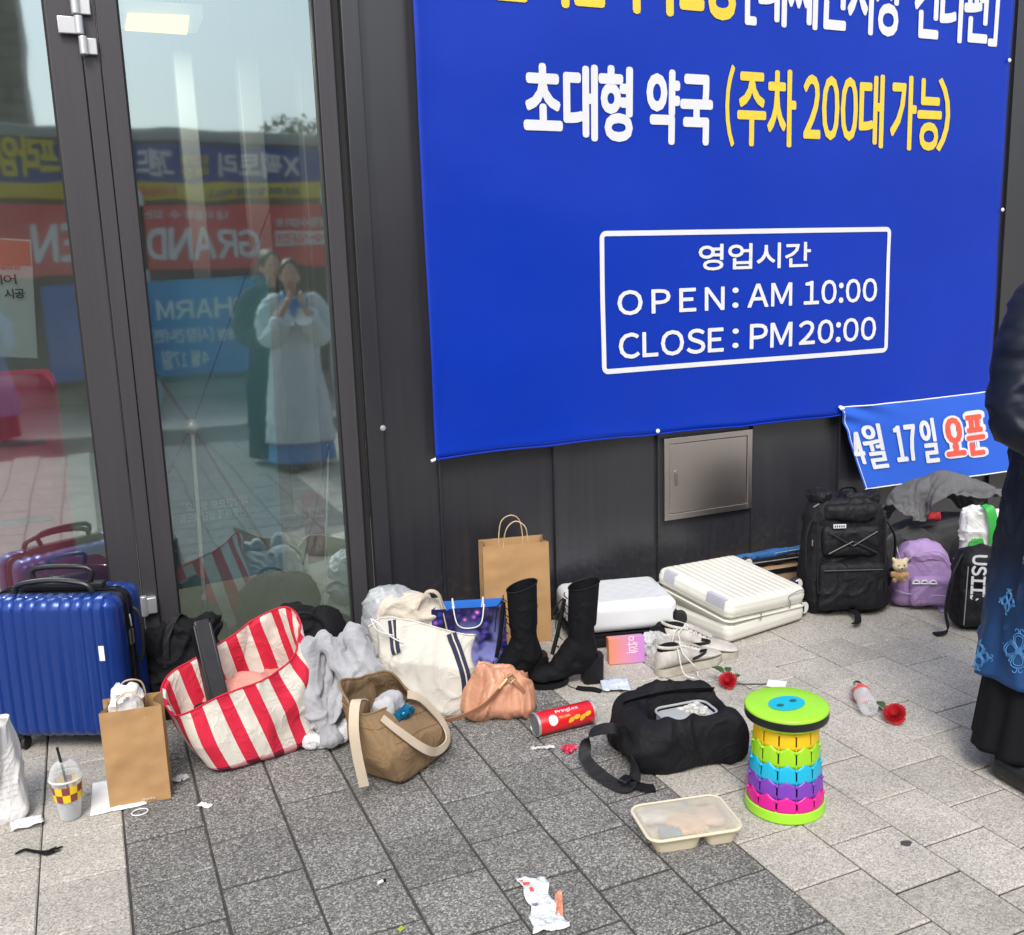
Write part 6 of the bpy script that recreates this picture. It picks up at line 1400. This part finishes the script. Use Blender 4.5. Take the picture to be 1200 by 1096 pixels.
p = G(470, 1090); sheet('green_scrap', xyz(p, .001), .5, .016, .012, mat('green scrap', (.30, .42, .05), .7), 'tiny yellow green leaf scrap near the bottom edge', 'leaf', .002, 30, 9, .002)
p = G(1062, 989); mb = MB(); mb.add([(.016*cos(2*pi*k/14)*(1+.2*sin(k*3)), .012*sin(2*pi*k/14)*(1+.15*cos(k*5)), .0018) for k in range(14)], [tuple(range(14))]); gm = mb.build('gum_stain', mat('old gum', (.06, .058, .055), .7), None, smooth=False); gm.location = xyz(p, .0005); tag(gm, 'dark flattened gum spot on the light pavers by the person', 'gum')
p = G(45, 1000); hr = root('hair_clump', xyz(p), facing(p.x, p.y)-.35, 'clump of black hair on the light pavers at bottom left', 'hair'); mb = MB(); rnd = random.Random(2)
for k in range(26):
    o1_, o2_ = rnd.uniform(-.004, .004), rnd.uniform(-.012, .012)
    mb.tube([(-.058, .004+o1_, .004), (-.035, .012+o1_, .006+rnd.uniform(0, .004)), (-.005, -.004+o1_, .006+rnd.uniform(0, .005)), (.025, -.010+o2_, .005), (.05+rnd.uniform(-.02, .01), .006+o2_, .003)], .0011, 4, smooth=5)
tag(mb.build('strands', M_blk2, hr), kind='stuff')
# snack wrapper at the bottom
p = G(634, 1062); M_wrap = mat('milky snack wrapper', (.66, .68, .72), .3, .08, 20, .2, 60, wr=.5, wrs=20)
def ws(x, y, u, v): return (x*(1-.22*sin(v*3))*(1.15 if v < .3 else 1)+.004*sin(v*17), y)
wsn = sheet('snack_wrapper', xyz(p, .001), radians(-12), .075, .20, M_wrap, 'torn milky snack wrapper with red print at the bottom edge', 'wrapper', .007, 15, 11, .006, 30, 60, ws)
for k, (x, y, w, h, m) in enumerate(((-.018, .075, .016, .012, M_redp), (-.012, .045, .010, .014, M_redp), (-.014, -.005, .014, .016, mat('grey barcode', (.2, .2, .24), .6)), (-.028, .088, .008, .006, M_redp))):
    mb = MB(); mb.grid(lambda u, v: (x+(u-.5)*w, y+(v-.5)*h, .0017+max(.0015, .006+.007*max(-.55, crease(Vector((x+(u-.5)*w, y+(v-.5)*h, 0))*15+Vector((11, 0, 0)))+.4))), 8, 8); mb.build('print_patch', m, wsn)
p = G(655, 1062); sheet('wrapper_strip', (p.x, p.y, .001), radians(-25), .018, .085, mat('orange strip', (.62, .25, .16), .4, .2, 30), 'narrow orange strip of torn wrapper beside the snack wrapper', 'wrapper', .006, 40, 12, .003)
# ---------------- people ----------------
M_skin = mat('skin', (.56, .34, .25), .55, .05, 20); M_hair = mat('black hair', (.008, .007, .007), .4, .3, 60, .5, 200, streak=(8, 8, .6))
def person(loc_, rz, lab, robe_m, skirt_m, H=1.62, hands='front', robe_z=.30, under_z=.05, hair_len=.12, robe_w=1.0, shoe_m=None, long_hair=False, collar_m=None, feet=.085, rw=1., aw=1.):
    r_ = root('person', loc_, rz, lab, 'person'); s = H/1.62; S_ = lambda x, y, z: Vector((x*s, y*s, z*s))
    mb = MB()
    # faces -y
    mb.cap(S_(0, .01, .90), S_(0, .01, 1.20), .11*s*rw, .12*s*rw); mb.cap(S_(-.11*aw, .01, 1.29), S_(.11*aw, .01, 1.29), .052*s, .052*s); mb.ell(S_(0, .01, .93), (.15*s*rw, .11*s, .12*s)); mb.cap(S_(0, .01, 1.30), S_(0, -.0, 1.42), .05*s, .047*s)
    mb.ell(S_(0, -.01, 1.52), (.073*s, .088*s, .105*s)); mb.ell(S_(0, -.045, 1.47), (.05*s, .045*s, .05*s)); mb.ell(S_(0, -.10, 1.50), (.012*s, .016*s, .018*s), 10, 8)
    for sx in (-1, 1):
        mb.ell(S_(sx*.075, .0, 1.50), (.010*s, .020*s, .030*s), 10, 8)
        mb.cap(S_(sx*.085, .01, .90), S_(sx*.085, .0, .50), .085*s, .055*s); mb.cap(S_(sx*.085, .0, .50), S_(sx*.085, .015, .09), .055*s, .034*s); mb.ell(S_(sx*.085, -.05, .035), (.038*s, .10*s, .032*s))
        if hands == 'front': E_ = S_(sx*.245*aw, -.02, 1.02); Wr = S_(sx*.06, -.235, 1.07)
        else: E_ = S_(sx*.20, -.03, 1.05); Wr = S_(sx*.07, -.26, 1.30)
        mb.cap(S_(sx*.165*aw, .01, 1.28), E_, .044*s, .036*s); mb.cap(E_, Wr, .038*s, .026*s)
        dh = (Wr-E_).normalized(); mb.ell(Wr+dh*.045*s, (.030*s, .034*s, .030*s), 12, 8)
        side = Vector((0, 0, 1)).cross(dh).normalized()
        for f in range(4):
            b0 = Wr+dh*.07*s+Vector((0, 0, (f-1.5)*.017*s)); L = (.036, .042, .040, .030)[f]*s
            b1 = b0+dh*L; b2 = b1+(dh*.5-side*sx*-.8).normalized()*L*.7
            mb.cap(b0, b1, .0085*s, .008*s, 8); mb.cap(b1, b2, .008*s, .0072*s, 8)
        th0 = Wr+dh*.03*s+Vector((0, 0, .028*s)); mb.cap(th0, th0+dh*.028*s+Vector((0, 0, .022*s)), .011*s, .009*s, 8)
    me = remesh(mb, .0075, 'body', 3); obj('body', me, M_skin, r_)
    for sx in (-1, 1):
        mb = MB(); mb.ell(S_(sx*.028, -.083, 1.525), (.013*s, .008*s, .006*s), 10, 6); mb.build('eye', M_bpl, r_)
    mb = MB(); mb.ell(S_(0, -.092, 1.455), (.022*s, .008*s, .006*s), 12, 6); mb.build('mouth', M_redp, r_)
    mb = MB(); mb.ell(S_(0, .015, 1.545), (.086*s, .096*s, .098*s)); 
    if long_hair: mb.cap(S_(0, .06, 1.50), S_(0, .09, 1.0), .085*s, .07*s)
    else: mb.ell(S_(0, .075, 1.47), (.055*s, .05*s, .055*s))
    me = remesh(mb, .008, 'hair', 2, fold_disp(.004, 20, 3, (3, 3, .5))); obj('hair', me, M_hair, r_)
    # robe
    zt0, zh = 1.36, robe_z
    prof = [(0, .075, .065), (.05, .16, .095), (.12, .205, .125), (.30, .19, .14), (.45, .20, .15), (.7, .235, .175), (1, .27*robe_w, .20)]
    def at(v):
        for a, b_ in zip(prof[:-1], prof[1:]):
            if v <= b_[0]: f = (v-a[0])/(b_[0]-a[0]); return a[1]+(b_[1]-a[1])*f, a[2]+(b_[2]-a[2])*f
        return prof[-1][1:]
    def rob(u, v, off=0.):
        w, d = at(v); w *= 1-(1-rw)*min(1, v/.2); a = 2*pi*u; k = max(0, v-.3)/.7; f = 1+k*(.030*sin(a*7+1.3)+.022*sin(a*11+.4+v*2))
        q = Vector((cos(a)*3, sin(a)*3, v*5)); n_ = .008*crease(q)
        return Vector(((w*f+n_+off)*cos(a)*s, ((d*f+n_+off)*sin(a)+.01)*s, (zt0+(zh-zt0)*v)*s))
    mb = MB(); mb.grid(rob, 110, 70, cu=True, flip=True); rb = mb.build('robe', robe_m, r_, solid=.004)
    for sx in (-1, 1):
        if hands == 'front': E_ = S_(sx*.255*aw, -.02, 1.0); Wr = S_(sx*.10, -.20, 1.05)
        else: E_ = S_(sx*.21, -.03, 1.03); Wr = S_(sx*.085, -.20, 1.22)
        mb = MB(); pts = [S_(sx*.10, .01, 1.325), S_(sx*.155*aw, .01, 1.315), S_(sx*.22*aw, .0, 1.22), E_+S_(0, 0, .02), (E_+Wr)/2+S_(0, 0, -.03), Wr+S_(0, 0, -.02)]
        mb.tube(pts, [.055*s, .066*s, .072*s, .078*s, .088*s, .09*s], 72, smooth=20); me0 = mb.mesh('sleeve')
        fd = fold_disp(.013, 6, 2+sx, (.7, .7, 1.6))
        for v in me0.vertices: v.co = v.co+fd(v.co, v.normal)
        obj('sleeve', me0, robe_m, rb)
    mb = MB(); mb.strap([S_(-.07, .04, 1.40), S_(-.075, -.05, 1.38), S_(0, -.125, 1.24), S_(.06, -.15, 1.12)], .035*s, .004, (.6, 0, .6)); mb.strap([S_(.07, .04, 1.40), S_(.075, -.05, 1.38), S_(0, -.122, 1.24)], .035*s, .004, (-.6, 0, .6)); mb.build('collar', collar_m or robe_m, rb)
    def sk(u, v):
        a = 2*pi*u; w, d = ((.17+.075*v) if rw < 1 else .225+.035*v), .150+.025*v; f = 1+.035*sin(a*9+1)+.02*sin(a*17); z = (robe_z+.20)*(1-v)+under_z*v; return Vector((w*f*cos(a)*s, (d*f*sin(a)+.01)*s, z*s))
    mb = MB(); mb.grid(sk, 120, 24, cu=True, flip=True); mb.build('skirt', skirt_m, r_, solid=.004)
    for sx in (-1, 1):
        fd = fold_disp(.003, 16, 2); mb = rbox(.088*s, .26*s, .075*s, .034*s, .010, lambda p, n, u: fd(p, n)+Vector((0, 0, -.022*s*max(0, -u.y)*(u.z+1)/2)), c=(sx*feet*s, (-.06 if feet < .1 else -.10)*s, 0)); mb.build('shoe', shoe_m or M_bpl, r_)
    return r_, rb, rob, s
M_hb = bpy.data.materials.new('navy satin'); M_hb.use_nodes = True; b = NB(M_hb); p_ = b.b; p_.inputs['Roughness'].default_value = .5; p_.inputs['Specular IOR Level'].default_value = .3
tc = b.new('ShaderNodeTexCoord'); sz = b.new('ShaderNodeSeparateXYZ'); b.link(tc.outputs['Object'], sz.inputs[0]); mr = b.new('ShaderNodeMapRange'); mr.inputs[1].default_value = .28; mr.inputs[2].default_value = .66; b.link(sz.outputs[2], mr.inputs[0])
mx = b.new('ShaderNodeMix', data_type='RGBA'); mx.inputs[6].default_value = (.012, .058, .18, 1); mx.inputs[7].default_value = (.004, .007, .020, 1); b.link(mr.outputs[0], mx.inputs[0]); b.link(mx.outputs[2], p_.inputs['Base Color'])
nn = b.new('ShaderNodeTexNoise'); nn.inputs['Scale'].default_value = 9; b.link(tc.outputs['Object'], nn.inputs['Vector']); bp = b.new('ShaderNodeBump'); bp.inputs['Strength'].default_value = .3; bp.inputs['Distance'].default_value = .01; b.link(nn.outputs[0], bp.inputs['Height']); b.link(bp.outputs[0], p_.inputs['Normal'])
M_ski = mat('black skirt cloth', (.005, .005, .007), .85, .1, spec=.2)
M_emb = mat('light blue embroidery', (.05, .19, .42), .5, .1, 60)
pr_, rb_, rob_, s_ = person((2.475, -1.80, 0), radians(-4), 'person in a long navy robe with light blue embroidery at the right edge', M_hb, M_ski, H=1.66, robe_z=.285, under_z=.075, feet=.185, rw=.86, aw=.95)
# embroidered medallions following the cloth
def medal(mb, uc, vc, R_, seed=0):
    s = s_; aw = 1.45; ah = 1.075*1.66/1.62
    def pt(x, z): return rob_(uc+x/aw, vc-z/ah, .0035)
    for k in range(4):
        a = pi/2*k+.1
        for rr in (1.0, .72):
            pts = []
            for j in range(17):
                t = 2*pi*j/16; lx = R_*(.36+.34*rr*cos(t)); lz = R_*.24*rr*sin(t)*(1.1+.4*cos(t)); pts.append((lx*cos(a)-lz*sin(a), lx*sin(a)+lz*cos(a)))
            mb.tube([pt(*p) for p in pts[:-1]], .0014, 5, closed=True)
        tip = []
        for sg in (-1, 1):
            pts = []
            for j in range(9): t = j/8*1.6*pi; rr = R_*.13*(1-j/12); cx, cz = R_*.80, sg*R_*.13; pts.append((cx+rr*cos(t*sg+pi), cz+rr*sin(t*sg+pi)))
            mb.tube([pt(x*cos(a)-z*sin(a), x*sin(a)+z*cos(a)) for x, z in pts], .0013, 5)
        b2 = a+pi/4; mb.tube([pt(R_*.12*cos(b2), R_*.12*sin(b2)), pt(R_*.5*cos(b2), R_*.5*sin(b2)), pt(R_*.58*cos(b2+.16), R_*.58*sin(b2+.16))], .0013, 5, smooth=3)
    mb.tube([pt(R_*.09*cos(t), R_*.09*sin(t)) for t in [2*pi*j/10 for j in range(10)]], .0018, 5, closed=True)
for uc, vc, R_ in ((.545, .90, .068), (.66, .72, .05), (.56, .67, .052), (.50, .79, .04), (.78, .90, .068), (.90, .72, .05), (.45, .95, .05), (.02, .88, .06), (.20, .80, .055), (.35, .92, .06), (.33, .66, .05), (.68, .93, .04), (.58, .38, .045), (.78, .5, .05)):
    mb = MB(); medal(mb, uc, vc, R_); mb.build('embroidery', M_emb, rb_)
# the person mirrored in the window, behind the camera
M_pale = mat('pale hanbok cloth', (.55, .62, .62), .7, .06, 6, wr=.3); M_teal2 = mat('dark coat', (.008, .009, .011), .8, spec=.2)
p2, rb2, _, _ = person((1.53, -4.12, 0), pi+.1, 'person in a pale robe photographing beside the camera, mirrored in the window', M_pale, mat('blue hem cloth', (.05, .22, .50), .6), H=1.62, hands='phone', long_hair=True, robe_z=.22, under_z=.06, collar_m=mat('blue collar', (.05, .3, .6), .5))
ph = root('phone', (1.53, -3.84, 1.315), pi, 'phone held up by the mirrored person in pale robe', 'phone'); mb = MB(); mb.box((0, 0, 0), (.15, .009, .075)); mb.build('case', mat('blue phone case', (.03, .25, .6), .3), ph, bevel=.004); mb = MB(); mb.box((.05, .006, .015), (.03, .004, .03)); mb.build('camera_bump', M_bpl, ph, bevel=.002)
person((1.44, -4.50, 0), pi-.2, 'person in a dark coat standing behind the photographer, mirrored in the window', M_teal2, M_ski, H=1.70, long_hair=True, robe_z=.3)
person((-.9, -7.2, 0), .2, 'person in a yellow headscarf and blue coat across the street, mirrored in the window', mat('blue coat', (.08, .18, .42), .8), M_ski, H=1.5)
